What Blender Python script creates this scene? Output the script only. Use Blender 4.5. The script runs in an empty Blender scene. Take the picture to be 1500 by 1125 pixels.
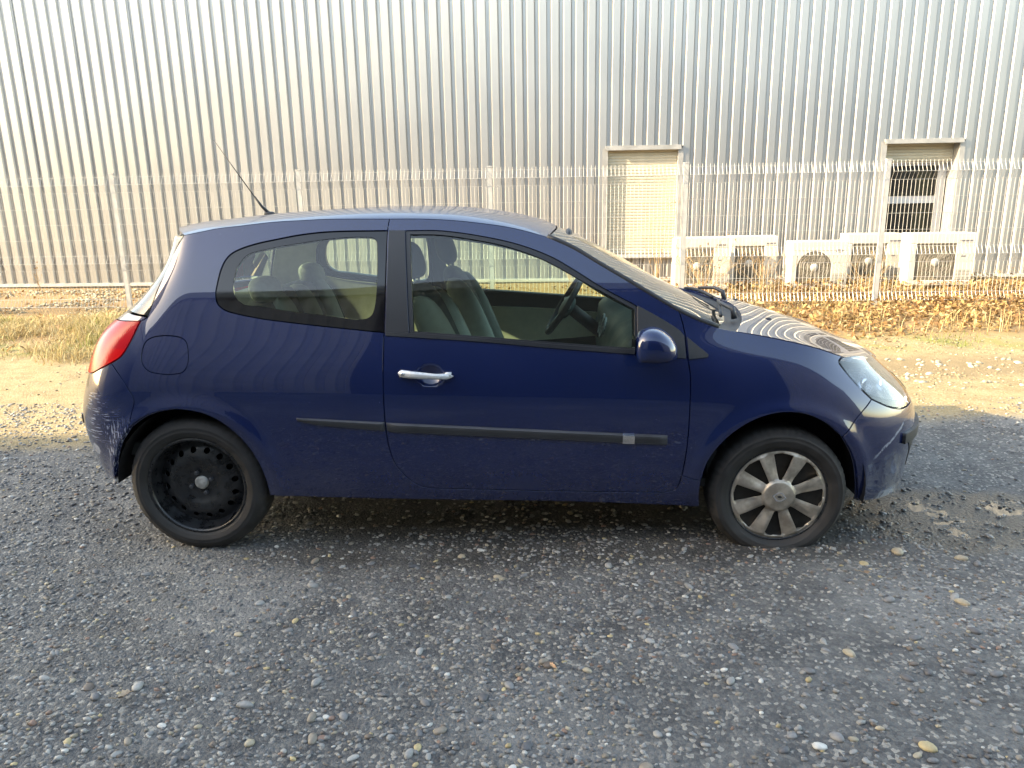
import bpy, bmesh, math, random
import numpy as np
from mathutils import Matrix, Vector
from mathutils.geometry import delaunay_2d_cdt
R = math.radians
random.seed(7); rng = np.random.default_rng(11)
scene = bpy.context.scene
COL = scene.collection

# ---------------------------------------------------------------- camera
yaw, pitch, roll = R(3.122), R(14.25), R(.951)
fwd = Vector((-math.sin(yaw)*math.cos(pitch), math.cos(yaw)*math.cos(pitch), -math.sin(pitch)))
r0 = Vector((math.cos(yaw), math.sin(yaw), 0)); u0 = r0.cross(fwd)
rt = r0*math.cos(roll) - u0*math.sin(roll); up = u0*math.cos(roll) + r0*math.sin(roll)
cd = bpy.data.cameras.new('camera'); cam = bpy.data.objects.new('camera', cd); COL.objects.link(cam)
M = Matrix.Identity(4)
for i in range(3):
    M[i][0], M[i][1], M[i][2] = rt[i], up[i], -fwd[i]
M[2][3] = 1.572
cam.matrix_world = M
cd.sensor_width = 36; cd.sensor_fit = 'HORIZONTAL'; cd.lens = 1101.32/1500*36
cd.clip_start = .05; cd.clip_end = 2000
scene.camera = cam

# ---------------------------------------------------------------- sky and sun
SUN = Vector((3.6, 1.0, -1.67)).normalized()          # direction the light travels
elev = math.asin(-SUN.z)
world = bpy.data.worlds.new('World'); scene.world = world; world.use_nodes = True
wn = world.node_tree; bg = wn.nodes['Background']
sky = wn.nodes.new('ShaderNodeTexSky'); sky.sky_type = 'NISHITA'; sky.sun_disc = False
sky.sun_elevation = elev; sky.sun_rotation = math.atan2(-SUN.x, -SUN.y)
sky.air_density = 1.0; sky.dust_density = 1.2; sky.ozone_density = 1.0
wn.links.new(sky.outputs[0], bg.inputs[0]); bg.inputs[1].default_value = .15
sl = bpy.data.lights.new('sun', 'SUN'); sl.energy = 2.3; sl.angle = R(.53); sl.color = (1, .93, .81)
so = bpy.data.objects.new('sun', sl); COL.objects.link(so)
so.rotation_euler = SUN.to_track_quat('-Z', 'Y').to_euler(); so.location = (-20, -10, 15)
vs = scene.view_settings; scene.display_settings.display_device = 'sRGB'
vs.view_transform = 'Standard'; vs.look = 'None'; vs.gamma = 1; vs.exposure = 2.92; vs.use_curve_mapping = False
vs.use_white_balance = True; vs.white_balance_temperature = 8800; vs.white_balance_tint = 8

# ---------------------------------------------------------------- helpers
def mesh(name, V, F, mat=None, smooth=True, normals=None, cols=None):
    me = bpy.data.meshes.new(name)
    V = np.asarray(V, dtype=np.float64)
    if isinstance(F, np.ndarray):
        n, k = F.shape
        me.vertices.add(len(V)); me.vertices.foreach_set('co', V.ravel())
        me.loops.add(n*k); me.loops.foreach_set('vertex_index', F.ravel().astype(np.int32))
        me.polygons.add(n); me.polygons.foreach_set('loop_start', np.arange(0, n*k, k, dtype=np.int32))
        me.update(calc_edges=True); me.validate()
    else:
        me.from_pydata(V.tolist(), [], [tuple(int(i) for i in f) for f in F]); me.update()
    if smooth: me.polygons.foreach_set('use_smooth', np.ones(len(me.polygons), dtype=bool))
    else: me.polygons.foreach_set('use_smooth', np.zeros(len(me.polygons), dtype=bool))
    if cols is not None:
        a = me.color_attributes.new('Col', 'FLOAT_COLOR', 'POINT')
        c = np.ones((len(V), 4)); c[:, :3] = cols; a.data.foreach_set('color', c.ravel())
    if normals is not None: me.normals_split_custom_set_from_vertices(np.asarray(normals).tolist())
    if mat is not None: me.materials.append(mat)
    return me
def obj(name, me, parent=None, loc=None, rot=None, scale=None):
    o = bpy.data.objects.new(name, me); COL.objects.link(o)
    if parent is not None: o.parent = parent
    if loc is not None: o.location = loc
    if rot is not None: o.rotation_euler = rot
    if scale is not None: o.scale = scale
    return o
def empty(name, loc=(0,0,0), rz=0):
    o = obj(name, None, None, loc); o.rotation_euler = (0,0,rz); o.empty_display_size = .2; return o
def tag(o, label, cat, group=None, kind=None):
    o['label'] = label; o['category'] = cat
    if group: o['group'] = group
    if kind: o['kind'] = kind
    return o
class MB:
    def __init__(s): s.v = []; s.f = []
    def add(s, V, F):
        n = len(s.v); s.v += [tuple(p) for p in V]; s.f += [tuple(i+n for i in f) for f in F]; return s
    def box(s, x0, x1, y0, y1, z0, z1):
        V = [(x,y,z) for x in (x0,x1) for y in (y0,y1) for z in (z0,z1)]
        return s.add(V, [(0,1,3,2),(4,6,7,5),(0,4,5,1),(2,3,7,6),(0,2,6,4),(1,5,7,3)])
    def tube(s, pts, r, n=8, cap=True):
        pts = [Vector(p) for p in pts]; rs = r if isinstance(r, (list,tuple)) else [r]*len(pts)
        V = []; F = []
        ref = None
        for i, p in enumerate(pts):
            t = (pts[min(i+1,len(pts)-1)] - pts[max(i-1,0)]).normalized()
            if ref is None: ref = Vector((0,0,1)) if abs(t.z) < .9 else Vector((1,0,0))
            a = t.cross(ref).normalized(); b = a.cross(t).normalized(); ref = b
            for k in range(n):
                an = 2*math.pi*k/n; V.append(p + a*math.cos(an)*rs[i] + b*math.sin(an)*rs[i])
        for i in range(len(pts)-1):
            for k in range(n):
                F.append((i*n+k, i*n+(k+1)%n, (i+1)*n+(k+1)%n, (i+1)*n+k))
        if cap: F += [tuple(range(n-1,-1,-1)), tuple(range((len(pts)-1)*n, len(pts)*n))]
        return s.add(V, F)
    def lathe(s, prof, n=48, c=(0,0,0)):       # prof: (r, y), axis along y
        V = []; F = []
        for r, y in prof:
            for k in range(n):
                a = 2*math.pi*k/n; V.append((c[0]+r*math.cos(a), c[1]+y, c[2]+r*math.sin(a)))
        for i in range(len(prof)-1):
            for k in range(n): F.append((i*n+k, (i+1)*n+k, (i+1)*n+(k+1)%n, i*n+(k+1)%n))
        return s.add(V, F)
    def prism(s, poly, y0, y1):                # poly in (x,z)
        n = len(poly); V = [(x,y0,z) for x,z in poly] + [(x,y1,z) for x,z in poly]
        return s.add(V, [tuple(range(n-1,-1,-1)), tuple(range(n,2*n))] + [(i,(i+1)%n,n+(i+1)%n,n+i) for i in range(n)])
    def blob(s, c, h, e=3.0, n=10, shear=(0,0), rot=0):     # superellipsoid box, shear=(dx/dz, dx/dy)
        V = []; F = []
        N = 2*n
        for i in range(n+1):
            ph = -math.pi/2 + math.pi*i/n
            for k in range(N):
                th = 2*math.pi*k/N
                g = lambda w: math.copysign(abs(w)**(2/e), w)
                x = g(math.cos(ph))*g(math.cos(th)); y = g(math.cos(ph))*g(math.sin(th)); z = g(math.sin(ph))
                X, Y, Z = x*h[0], y*h[1], z*h[2]
                X += shear[0]*Z
                V.append((c[0]+X*math.cos(rot)-Y*math.sin(rot), c[1]+X*math.sin(rot)+Y*math.cos(rot), c[2]+Z))
        for i in range(n):
            for k in range(N): F.append((i*N+k, i*N+(k+1)%N, (i+1)*N+(k+1)%N, (i+1)*N+k))
        return s.add(V, F)
    def build(s, name, mat, parent=None, smooth=False, auto=None, **kw):
        me = mesh(name, s.v, s.f, mat, smooth)
        o = obj(name, me, parent, **kw)
        if auto:
            bm = bmesh.new(); bm.from_mesh(me); bmesh.ops.recalc_face_normals(bm, faces=bm.faces)
            for e in bm.edges:
                if len(e.link_faces) == 2 and e.calc_face_angle() > R(auto): e.smooth = False
            for f in bm.faces: f.smooth = True
            bm.to_mesh(me); bm.free()
        return o
def bevel(o, w=.005, seg=2):
    m = o.modifiers.new('bevel', 'BEVEL'); m.width = w; m.segments = seg; m.limit_method = 'ANGLE'; return o

# ---- numpy value noise
def vnoise(x, y, s, seed=0):
    g = np.random.default_rng(seed).random((128,128))
    u = x/s; v = y/s; i = np.floor(u).astype(int); j = np.floor(v).astype(int)
    a = u-i; b = v-j; a = a*a*(3-2*a); b = b*b*(3-2*b)
    i0, i1, j0, j1 = i % 128, (i+1) % 128, j % 128, (j+1) % 128
    return (g[i0,j0]*(1-a)*(1-b)+g[i1,j0]*a*(1-b)+g[i0,j1]*(1-a)*b+g[i1,j1]*a*b)-.5

# ---------------------------------------------------------------- materials
class N:
    def __init__(s, name):
        s.m = bpy.data.materials.new(name); s.m.use_nodes = True; s.t = s.m.node_tree
        s.b = s.t.nodes['Principled BSDF']; s.out = s.t.nodes['Material Output']
    def n(s, typ, **kw):
        d = s.t.nodes.new('ShaderNode'+typ)
        for k, v in kw.items():
            if k in ('operation','blend_type','data_type','noise_dimensions','feature','distance','wave_type','bands_direction','attribute_name','clamp','interpolation_type','wave_profile'): setattr(d, k, v)
        return d
    def lk(s, a, b): s.t.links.new(a, b); return s
    def val(s, inp, v):
        if hasattr(v, 'is_output') or isinstance(v, bpy.types.NodeSocket): s.lk(v, inp)
        else: inp.default_value = v
    def pos(s): 
        return s.n('TexCoord').outputs['Object']
    def world(s):
        return s.n('NewGeometry').outputs['Position']
    def noise(s, vec, scale, detail=4, rough=.55, mul=None):
        if mul is not None:
            mp = s.n('Mapping'); s.lk(vec, mp.inputs[0]); mp.inputs['Scale'].default_value = mul; vec = mp.outputs[0]
        d = s.n('TexNoise'); s.lk(vec, d.inputs['Vector']); d.inputs['Scale'].default_value = scale
        d.inputs['Detail'].default_value = detail; d.inputs['Roughness'].default_value = rough
        return d.outputs['Fac']
    def ramp(s, fac, a, b, lo=0., hi=1.):
        d = s.n('MapRange'); d.interpolation_type = 'SMOOTHSTEP'; s.val(d.inputs[0], fac)
        for i, v in zip((1,2,3,4), (a,b,lo,hi)): d.inputs[i].default_value = v
        return d.outputs[0]
    def math(s, op, a, b=0.):
        d = s.n('Math', operation=op); s.val(d.inputs[0], a); s.val(d.inputs[1], b); return d.outputs[0]
    def mix(s, f, a, b):
        d = s.n('Mix', data_type='RGBA'); s.val(d.inputs[0], f)
        for i, v in ((6,a),(7,b)):
            if isinstance(v, tuple): d.inputs[i].default_value = (*v, 1) if len(v) == 3 else v
            else: s.lk(v, d.inputs[i])
        return d.outputs[2]
    def mixf(s, f, a, b):
        d = s.n('Mix', data_type='FLOAT'); s.val(d.inputs[0], f); s.val(d.inputs[2], a); s.val(d.inputs[3], b); return d.outputs[0]
    def sep(s, v):
        d = s.n('SeparateXYZ'); s.lk(v, d.inputs[0]); return d.outputs
    def bump(s, h, strength=.3, dist=.01):
        d = s.n('Bump'); d.inputs['Strength'].default_value = strength; d.inputs['Distance'].default_value = dist
        s.lk(h, d.inputs['Height']); s.lk(d.outputs[0], s.b.inputs['Normal']); return d
    def set(s, **kw):
        for k, v in kw.items():
            i = s.b.inputs[{'color':'Base Color','rough':'Roughness','metal':'Metallic','coat':'Coat Weight','coatr':'Coat Roughness','spec':'Specular IOR Level','trans':'Transmission Weight','ior':'IOR'}[k]]
            if isinstance(v, tuple): i.default_value = (*v, 1)
            else: s.val(i, v)
        return s
def simple(name, color, rough=.5, metal=0., var=.25, scale=8., spec=.5, coat=0., rvar=.12, bump=0., bscale=200.):
    a = N(name); p = a.pos(); f = a.noise(p, scale, 5)
    lo = tuple(c*(1-var) for c in color); hi = tuple(min(1, c*(1+var)) for c in color)
    a.set(color=a.mix(a.ramp(f, .3, .7), lo, hi), rough=a.ramp(f, .3, .7, max(.02, rough-rvar), min(1, rough+rvar)), metal=metal, spec=spec, coat=coat)
    if bump: a.bump(a.noise(p, bscale, 3), bump, .002)
    return a.m
def vcol(name, rough=.8, spec=.3, sub=0., var=.0, bump=0.):
    a = N(name); c = a.n('Attribute'); c.attribute_name = 'Col'
    col = c.outputs['Color']
    if var:
        f = a.noise(a.world(), 90, 3); col = a.mix(a.ramp(f, .25, .75, 0, var), col, (.0,.0,.0))
    a.set(color=col, rough=rough, spec=spec)
    if bump: a.bump(a.noise(a.world(), 300, 3), bump, .002)
    if sub:
        tr = a.n('BsdfTranslucent'); a.lk(col, tr.inputs[0]); mx = a.n('MixShader'); mx.inputs[0].default_value = sub
        a.lk(a.b.outputs[0], mx.inputs[1]); a.lk(tr.outputs[0], mx.inputs[2]); a.lk(mx.outputs[0], a.out.inputs[0])
    return a.m
def glass(name, tint, rough=.0, dirt=.06, dirtcol=(.5,.5,.45)):
    a = N(name); p = a.pos()
    tr = a.n('BsdfTransparent'); tr.inputs[0].default_value = (*tint, 1)
    gl = a.n('BsdfGlossy'); gl.inputs[0].default_value = (1,1,1,1); gl.inputs['Roughness'].default_value = rough
    fr = a.n('Fresnel'); fr.inputs[0].default_value = 1.52
    f2 = a.math('MULTIPLY', fr.outputs[0], 1.15)
    m1 = a.n('MixShader'); a.lk(f2, m1.inputs[0]); a.lk(tr.outputs[0], m1.inputs[1]); a.lk(gl.outputs[0], m1.inputs[2])
    df = a.n('BsdfDiffuse'); df.inputs[0].default_value = (*dirtcol, 1)
    nz = a.ramp(a.noise(p, 60, 6, .7), .35, .8, dirt*.35, dirt*1.6)
    sp = a.ramp(a.noise(p, 330, 1), .80, .83, 0, .35)
    m2 = a.n('MixShader'); a.lk(a.math('ADD', nz, sp), m2.inputs[0]); a.lk(m1.outputs[0], m2.inputs[1]); a.lk(df.outputs[0], m2.inputs[2])
    a.lk(m2.outputs[0], a.out.inputs[0]); return a.m

def paint(name, scrape=None, film=0.):
    a = N(name); p = a.pos(); x, y, z = a.sep(p)
    fine = a.noise(p, 35, 6, .65); big = a.noise(p, 3.2, 4)
    dust = a.math('MULTIPLY', a.ramp(z, .62, .22, .006, .07), a.ramp(fine, .3, .75, .6, 1.1))
    dust = a.math('ADD', dust, a.ramp(big, .5, .8, 0, .012))
    base = a.mix(a.ramp(big, .3, .7), (.0006,.0090,.057), (.0007,.0100,.063))
    col = a.mix(dust, base, (.17,.155,.135))
    spk = a.math('MULTIPLY', a.ramp(a.noise(p, 230, 1, .4), .81, .825), a.ramp(a.noise(p, 6, 2), .5, .62))
    col = a.mix(a.math('MULTIPLY', spk, .55), col, (.55,.55,.52))
    rough = a.math('ADD', a.math('MULTIPLY', dust, 1.6), a.ramp(fine, .3, .8, .03, .10))
    if scrape == 'rear':
        st = a.noise(p, 1, 5, .6, mul=(16, 16, 170)); st2 = a.noise(p, 1, 4, .6, mul=(120, 90, 26))
        m = a.math('MULTIPLY', a.ramp(x, -1.57, -1.64), a.ramp(x, -1.86, -1.80))
        m = a.math('MULTIPLY', m, a.math('MULTIPLY', a.ramp(z, .50, .56), a.ramp(z, .76, .72)))
        k1 = a.math('MULTIPLY', a.ramp(st, .54, .62), a.ramp(a.noise(p, 9, 3), .42, .56))
        s1 = a.math('MULTIPLY', m, k1)
        # rubbed edge by the wheel arch
        m2 = a.math('MULTIPLY', a.ramp(x, -1.70, -1.66), a.math('MULTIPLY', a.ramp(z, .33, .38), a.ramp(z, .66, .58)))
        s2 = a.math('MULTIPLY', m2, a.math('MULTIPLY', a.ramp(st2, .53, .62), .8))
        dx = a.math('ADD', x, 1.765); dz = a.math('SUBTRACT', z, .47)
        rr = a.math('ADD', a.math('MULTIPLY', dx, dx), a.math('MULTIPLY', dz, dz))
        rr = a.math('ADD', rr, a.math('MULTIPLY', a.math('SUBTRACT', a.noise(p, 40, 3), .5), .0012))
        s3 = a.math('MULTIPLY', a.ramp(rr, .0010, .0006), .8)
        s = a.math('MULTIPLY', a.math('MAXIMUM', a.math('MAXIMUM', s1, s2), s3), .7)
        col = a.mix(s, col, (.42,.46,.53)); rough = a.mixf(s, rough, .6)
    if scrape == 'front':
        ln = a.math('SUBTRACT', z, a.math('ADD', a.math('MULTIPLY', x, .80), -.93))     # diagonal gouge
        wob = a.math('MULTIPLY', a.math('SUBTRACT', a.noise(p, 30, 3), .5), .02)
        d = a.math('ABSOLUTE', a.math('ADD', ln, wob))
        s = a.math('MULTIPLY', a.ramp(d, .010, .004), a.math('MULTIPLY', a.ramp(x, 1.69, 1.73), a.ramp(x, 1.90, 1.84)))
        s = a.math('MULTIPLY', s, a.ramp(a.noise(p, 45, 4), .38, .5))
        d2 = a.math('ABSOLUTE', a.math('SUBTRACT', x, a.math('ADD', 1.725, a.math('MULTIPLY', z, -.12))))
        s4 = a.math('MULTIPLY', a.ramp(d2, .006, .003), a.math('MULTIPLY', a.ramp(z, .38, .42), a.ramp(z, .52, .50)))
        low = a.math('MULTIPLY', a.math('MULTIPLY', a.ramp(z, .265, .24), a.ramp(x, 1.68, 1.80)), a.ramp(a.noise(p, 14, 5, .7), .36, .6))
        s = a.math('MAXIMUM', a.math('MULTIPLY', s, .65), a.math('MULTIPLY', low, .65))
        col = a.mix(s, col, (.40,.43,.48)); rough = a.mixf(s, rough, .55)
    if film:
        ff_ = a.ramp(fine, .3, .75, film*.7, film*1.2); col = a.mix(ff_, col, (.20,.185,.16))
    a.set(color=col, rough=.26, metal=.15, spec=.2, coat=.5 if film else 1., coatr=.07 if film else .006)
    a.b.inputs['Coat IOR'].default_value = 1.58
    return a.m
M_ = {}
M_['paint'] = paint('blue_paint'); M_['paint_rear'] = paint('blue_paint_scraped', 'rear'); M_['paint_front'] = paint('blue_paint_gouged', 'front')
M_['paint_roof'] = paint('blue_paint_dusty_roof', None, .03)
M_['plastic'] = simple('dark_plastic', (.016,.017,.020), .5, var=.06, rvar=.03, bump=.15, bscale=700)
M_['satin'] = simple('satin_trim', (.010,.011,.015), .36, var=.04, rvar=.02)
M_['strip'] = simple('rub_strip_plastic', (.035,.038,.045), .42, var=.15)
M_['frit'] = simple('black_glass_border', (.004,.004,.006), .05, var=.1, rvar=.01)
M_['rubber'] = simple('tyre_rubber', (.021,.020,.020), .72, var=.4, scale=14, bump=.3, bscale=260)
M_['steel'] = simple('black_steel_rim', (.010,.011,.013), .33, var=.5, scale=25)
M_['capgrey'] = simple('grey_cap', (.30,.29,.27), .5, var=.3, scale=40)
M_['silver'] = simple('silver_hubcap', (.42,.375,.32), .38, .65, var=.28, scale=18, rvar=.1)
M_['silver_dark'] = simple('hubcap_shade_grey', (.022,.020,.018), .45, .5, var=.3, scale=30)
M_['handle'] = simple('silver_handle', (.55,.56,.57), .28, .25, var=.08)
M_['chrome'] = simple('chrome', (.75,.75,.76), .14, 1., var=.05, rvar=.04)
M_['mirrorglass'] = simple('mirror_glass', (.85,.88,.9), .02, 1., var=.02, rvar=.01)
M_['liner'] = simple('wheel_well_liner', (.008,.008,.009), .9)
M_['under'] = simple('underbody', (.012,.011,.010), .95)
M_['glass'] = glass('window_glass', (.76,.87,.77), dirt=.014)
M_['glass_ws'] = glass('windscreen_glass', (.74,.88,.82), dirt=.02)
M_['glass_rear'] = glass('rear_glass', (.45,.55,.50), dirt=.03)
M_['lens'] = glass('lamp_lens', (.93,.95,.96), dirt=.012, dirtcol=(.75,.72,.65))
M_['pane'] = glass('house_pane', (.35,.36,.33), dirt=.04)
M_['reflector'] = simple('lamp_reflector', (.62,.64,.67), .22, .9, var=.1)
M_['seat'] = simple('grey_seat_cloth', (.40,.41,.36), .9, var=.06, scale=30, bump=.4, bscale=500)
M_['seat_dark'] = simple('dark_seat_cloth', (.055,.060,.058), .9, var=.08, scale=30, bump=.4, bscale=500)
M_['trim'] = simple('door_card_cloth', (.55,.54,.42), .85, var=.06, scale=20)
M_['headliner'] = simple('headliner', (.30,.30,.28), .95, var=.06)
M_['dash'] = simple('dash_plastic', (.085,.115,.112), .5, var=.15, bump=.2, bscale=600)
M_['ventgrey'] = simple('vent_trim', (.22,.24,.24), .4)
a = N('tail_lamp_red'); p = a.pos(); x, y, z = a.sep(p)
f = a.ramp(z, .935, .945)
rib = a.n('TexWave'); rib.bands_direction = 'X'; a.lk(p, rib.inputs[0]); rib.inputs['Scale'].default_value = 34
a.set(color=a.mix(f, (.50,.004,.007), (.40,.006,.013)), rough=.12, spec=.14, coat=0.); a.bump(rib.outputs['Fac'], .10, .002)
M_['taillamp'] = a.m
# cladding sheet metal
a = N('cladding_metal'); p = a.world(); f = a.noise(p, .7, 4); g = a.noise(p, 5, 5, .6, mul=(1,1,.12))
c = a.mix(a.ramp(f, .3, .7), (.345,.343,.34), (.38,.377,.372)); c = a.mix(a.ramp(g, .45, .8, 0, .22), c, (.30,.294,.282))
a.set(color=c, rough=a.ramp(g, .3, .8, .44, .50), metal=.86, spec=.5); M_['clad'] = a.m
M_['brown'] = simple('dark_brown_facade', (.028,.026,.026), .8, var=.2, scale=2)
M_['clad_dark'] = simple('weathered_grey_cladding', (.27,.255,.25), .5, .1, var=.15, scale=1.5)
M_['trimgrey'] = simple('window_trim_metal', (.30,.297,.29), .45, .3, var=.08)
M_['flash'] = simple('base_flashing', (.42,.41,.39), .5, .1, var=.1)
M_['darkdoor'] = simple('dark_doorway', (.012,.012,.014), .7)
M_['concrete'] = simple('concrete_plinth', (.28,.27,.25), .9, var=.2, scale=4)
M_['shutter'] = simple('beige_shutter', (.42,.38,.29), .5, var=.05)
M_['frame'] = simple('window_frame_white', (.45,.45,.45), .4, var=.05)
M_['dimroom'] = simple('dim_room', (.05,.05,.045), .9)
M_['curtain'] = simple('yellow_curtain', (.45,.40,.18), .9, var=.2)
M_['fence'] = simple('white_coated_wire', (.38,.37,.355), .35, .15, var=.08)
M_['post'] = simple('fence_post_coat', (.40,.40,.395), .4, .15, var=.1)
M_['acwhite'] = simple('ac_casing', (.44,.425,.385), .45, var=.08, scale=5)
M_['acdark'] = simple('ac_grille_dark', (.13,.115,.09), .6, var=.2)
M_['acfan'] = simple('ac_fan', (.20,.18,.145), .5)
M_['ink'] = simple('ac_badge_ink', (.10,.10,.12), .6)
M_['stone'] = vcol('stones', .58, .4, var=.25, bump=.3)
def damp(a, p, x, y):            # the damp stain that runs out from under the nose of the car
    dx = a.math('DIVIDE', a.math('SUBTRACT', x, 1.98), .62); dy = a.math('DIVIDE', a.math('SUBTRACT', y, 3.36), .40)
    return a.math('ADD', a.math('ADD', a.math('MULTIPLY', dx, dx), a.math('MULTIPLY', dy, dy)), a.math('MULTIPLY', a.math('SUBTRACT', a.noise(p, 3.2, 4), .5), 1.6))
a = N('set_stones'); p = a.world(); x, y, z = a.sep(p); c = a.n('Attribute'); c.attribute_name = 'Col'
wet = a.ramp(damp(a, p, x, y), 1.15, .6)
col = a.mix(a.ramp(a.noise(p, 90, 3), .25, .75, 0, .25), c.outputs['Color'], (0.,0.,0.)); col = a.mix(a.math('MULTIPLY', wet, .45), col, (.03,.027,.022))
a.set(color=col, rough=a.mixf(wet, .58, .16), spec=.45); a.bump(a.noise(p, 300, 3), .3, .002)
M_['setstone'] = a.m
M_['leafv'] = vcol('dead_leaves', .75, .25, .25)
M_['grassv'] = vcol('grass', .8, .2, .25)
M_['stem'] = simple('dry_stem', (.34,.23,.12), .8, var=.3)
# ================================================================ GROUND
a = N('ground_asphalt_and_dirt'); p = a.world(); x, y, z = a.sep(p)
vo = a.n('TexVoronoi'); a.lk(p, vo.inputs['Vector']); vo.inputs['Scale'].default_value = 78
vo2 = a.n('TexVoronoi'); a.lk(p, vo2.inputs['Vector']); vo2.inputs['Scale'].default_value = 210
cr = a.n('SeparateColor'); a.lk(vo.outputs['Color'], cr.inputs[0])
big = a.noise(p, .9, 5); mid = a.noise(p, 5, 5, .65); fine = a.noise(p, 60, 5, .7)
asp = a.mix(a.ramp(mid, .3, .72), (.046,.046,.047), (.110,.110,.109))
asp = a.mix(a.ramp(big, .48, .68, 0, .75), asp, (.225,.222,.214))
asp = a.mix(a.math('MULTIPLY', a.ramp(cr.outputs[0], .45, .9), .45), asp, (.17,.165,.155))
asp = a.mix(a.math('MULTIPLY', a.ramp(cr.outputs[1], .88, .92), .55), asp, (.40,.37,.32))
asp = a.mix(a.ramp(fine, .45, .72, 0, .55), asp, (.04,.04,.042))
# damp stain running out from under the nose of the car
rad = damp(a, p, x, y)
wet = a.ramp(rad, 1.1, .55)
pud = a.math('MULTIPLY', a.ramp(rad, .75, .4), a.ramp(a.noise(p, 5, 3), .54, .58))
damp_shade = a.math('MULTIPLY', a.math('MULTIPLY', a.ramp(y, 2.86, 3.02), a.ramp(y, 4.9, 4.4)), a.math('MULTIPLY', a.ramp(x, -1.6, -.9), a.ramp(x, 1.9, 1.2)))  # damp stain and the shade under the car, painted as one dark area
damp_shade = a.math('MULTIPLY', damp_shade, a.ramp(a.noise(p, 2.3, 4), .25, .5, .45, .9))
asp = a.mix(a.math('MULTIPLY', damp_shade, .75), asp, (.020,.018,.016))
asp = a.mix(a.math('MULTIPLY', wet, .85), asp, (.030,.028,.024))
dn = a.math('ADD', y, a.math('MULTIPLY', a.math('SUBTRACT', a.noise(p, 1.1, 5), .5), .7))
dirt_sunf = a.ramp(a.math('ADD', a.math('SUBTRACT', y, a.math('MULTIPLY', x, .09)), a.math('MULTIPLY', a.math('SUBTRACT', a.noise(p, 2.2, 5), .5), .35)), 4.62, 4.98)  # sandy dirt; its edge follows the shadow line, painting sunlit asphalt tan
dirt = a.mix(a.ramp(mid, .3, .7), (.20,.148,.075), (.30,.228,.125))
dirt = a.mix(a.math('MULTIPLY', a.ramp(cr.outputs[0], .6, .9), .5), dirt, (.36,.30,.20))
band = a.math('MULTIPLY', a.ramp(dn, 6.1, 6.5), a.ramp(dn, 7.4, 7.0))
dirt = a.mix(a.math('MULTIPLY', band, a.ramp(x, 1.5, 3.2, 0, .6)), dirt, (.16,.115,.065))
moss = a.math('MULTIPLY', a.math('MULTIPLY', a.ramp(dn, 7.3, 7.6), a.ramp(dn, 8.5, 8.0)), a.ramp(a.noise(p, 2.5, 4), .45, .6))
dirt = a.mix(a.math('MULTIPLY', moss, .7), dirt, (.16,.17,.045))
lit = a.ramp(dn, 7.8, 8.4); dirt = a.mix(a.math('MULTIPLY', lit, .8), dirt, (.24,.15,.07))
far = a.ramp(y, -1, -14); asp = a.mix(far, asp, (.09,.088,.085))
a.set(color=a.mix(dirt_sunf, asp, dirt), spec=.4)
rg = a.mixf(dirt_sunf, a.ramp(fine, .3, .8, .62, .85), .95); rg = a.mixf(wet, rg, .33); rg = a.mixf(pud, rg, .09)
a.set(rough=rg)
hgt = a.math('ADD', a.math('MULTIPLY', vo.outputs['Distance'], -1.1), a.math('ADD', a.math('MULTIPLY', vo2.outputs['Distance'], -.5), a.math('MULTIPLY', fine, .9)))
hgt = a.math('MULTIPLY', hgt, a.math('SUBTRACT', 1., pud))
a.bump(hgt, .8, .007)
M_['ground'] = a.m

def axis(lo, a0, a1, hi, st):
    f = np.arange(a0, a1+1e-6, st)
    l = a0 - np.geomspace(st, a0-lo, 26)[::-1]; h = a1 + np.geomspace(st, hi-a1, 26)
    return np.concatenate([l, f, h])
def ground_h(x, y):
    near = np.clip((y-1)/.3, 0, 1)*np.clip((16-y)/2, 0, 1)
    h = vnoise(x, y, .9, 1)*.012 + vnoise(x, y, .22, 2)*.007 + vnoise(x, y, .06, 3)*.006
    dm = np.clip((y-7.2)/1.6, 0, 1)*np.clip((13.2-y)/1.0, 0, 1)
    h = h + dm*(.03 + .10*vnoise(x, y, .8, 5) + .05*vnoise(x, y, .3, 6))
    # low along the tyres so that the car sits on the surface
    h = h*np.where((y > 2.95) & (y < 4.9) & (np.abs(x+.31) < 2.2), .45, 1.)
    # the yard rises a little towards the front wheel
    t_ = np.clip((x+.7)/1.9, 0, 1); ri = .049*t_*t_*(3-2*t_)*np.clip((7-y)/2,0,1)*np.clip((y+1)/2,0,1)
    return h*near - .004*(1-near) + ri
gx = axis(-600, -4.6, 4.6, 600, .045); gy = axis(-600, 1.2, 7.2, 900, .045)
GX, GY = np.meshgrid(gx, gy, indexing='ij'); GZ = ground_h(GX, GY)
nx, ny = GX.shape
idx = np.arange(nx*ny).reshape(nx, ny)
F = np.stack([idx[:-1,:-1].ravel(), idx[1:,:-1].ravel(), idx[1:,1:].ravel(), idx[:-1,1:].ravel()], 1)
ground = obj('ground', mesh('ground', np.stack([GX.ravel(), GY.ravel(), GZ.ravel()], 1), F, M_['ground']))
ground['kind'] = 'structure'; ground['label'] = 'rough grey asphalt yard with set pebbles running into sandy verge'

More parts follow.
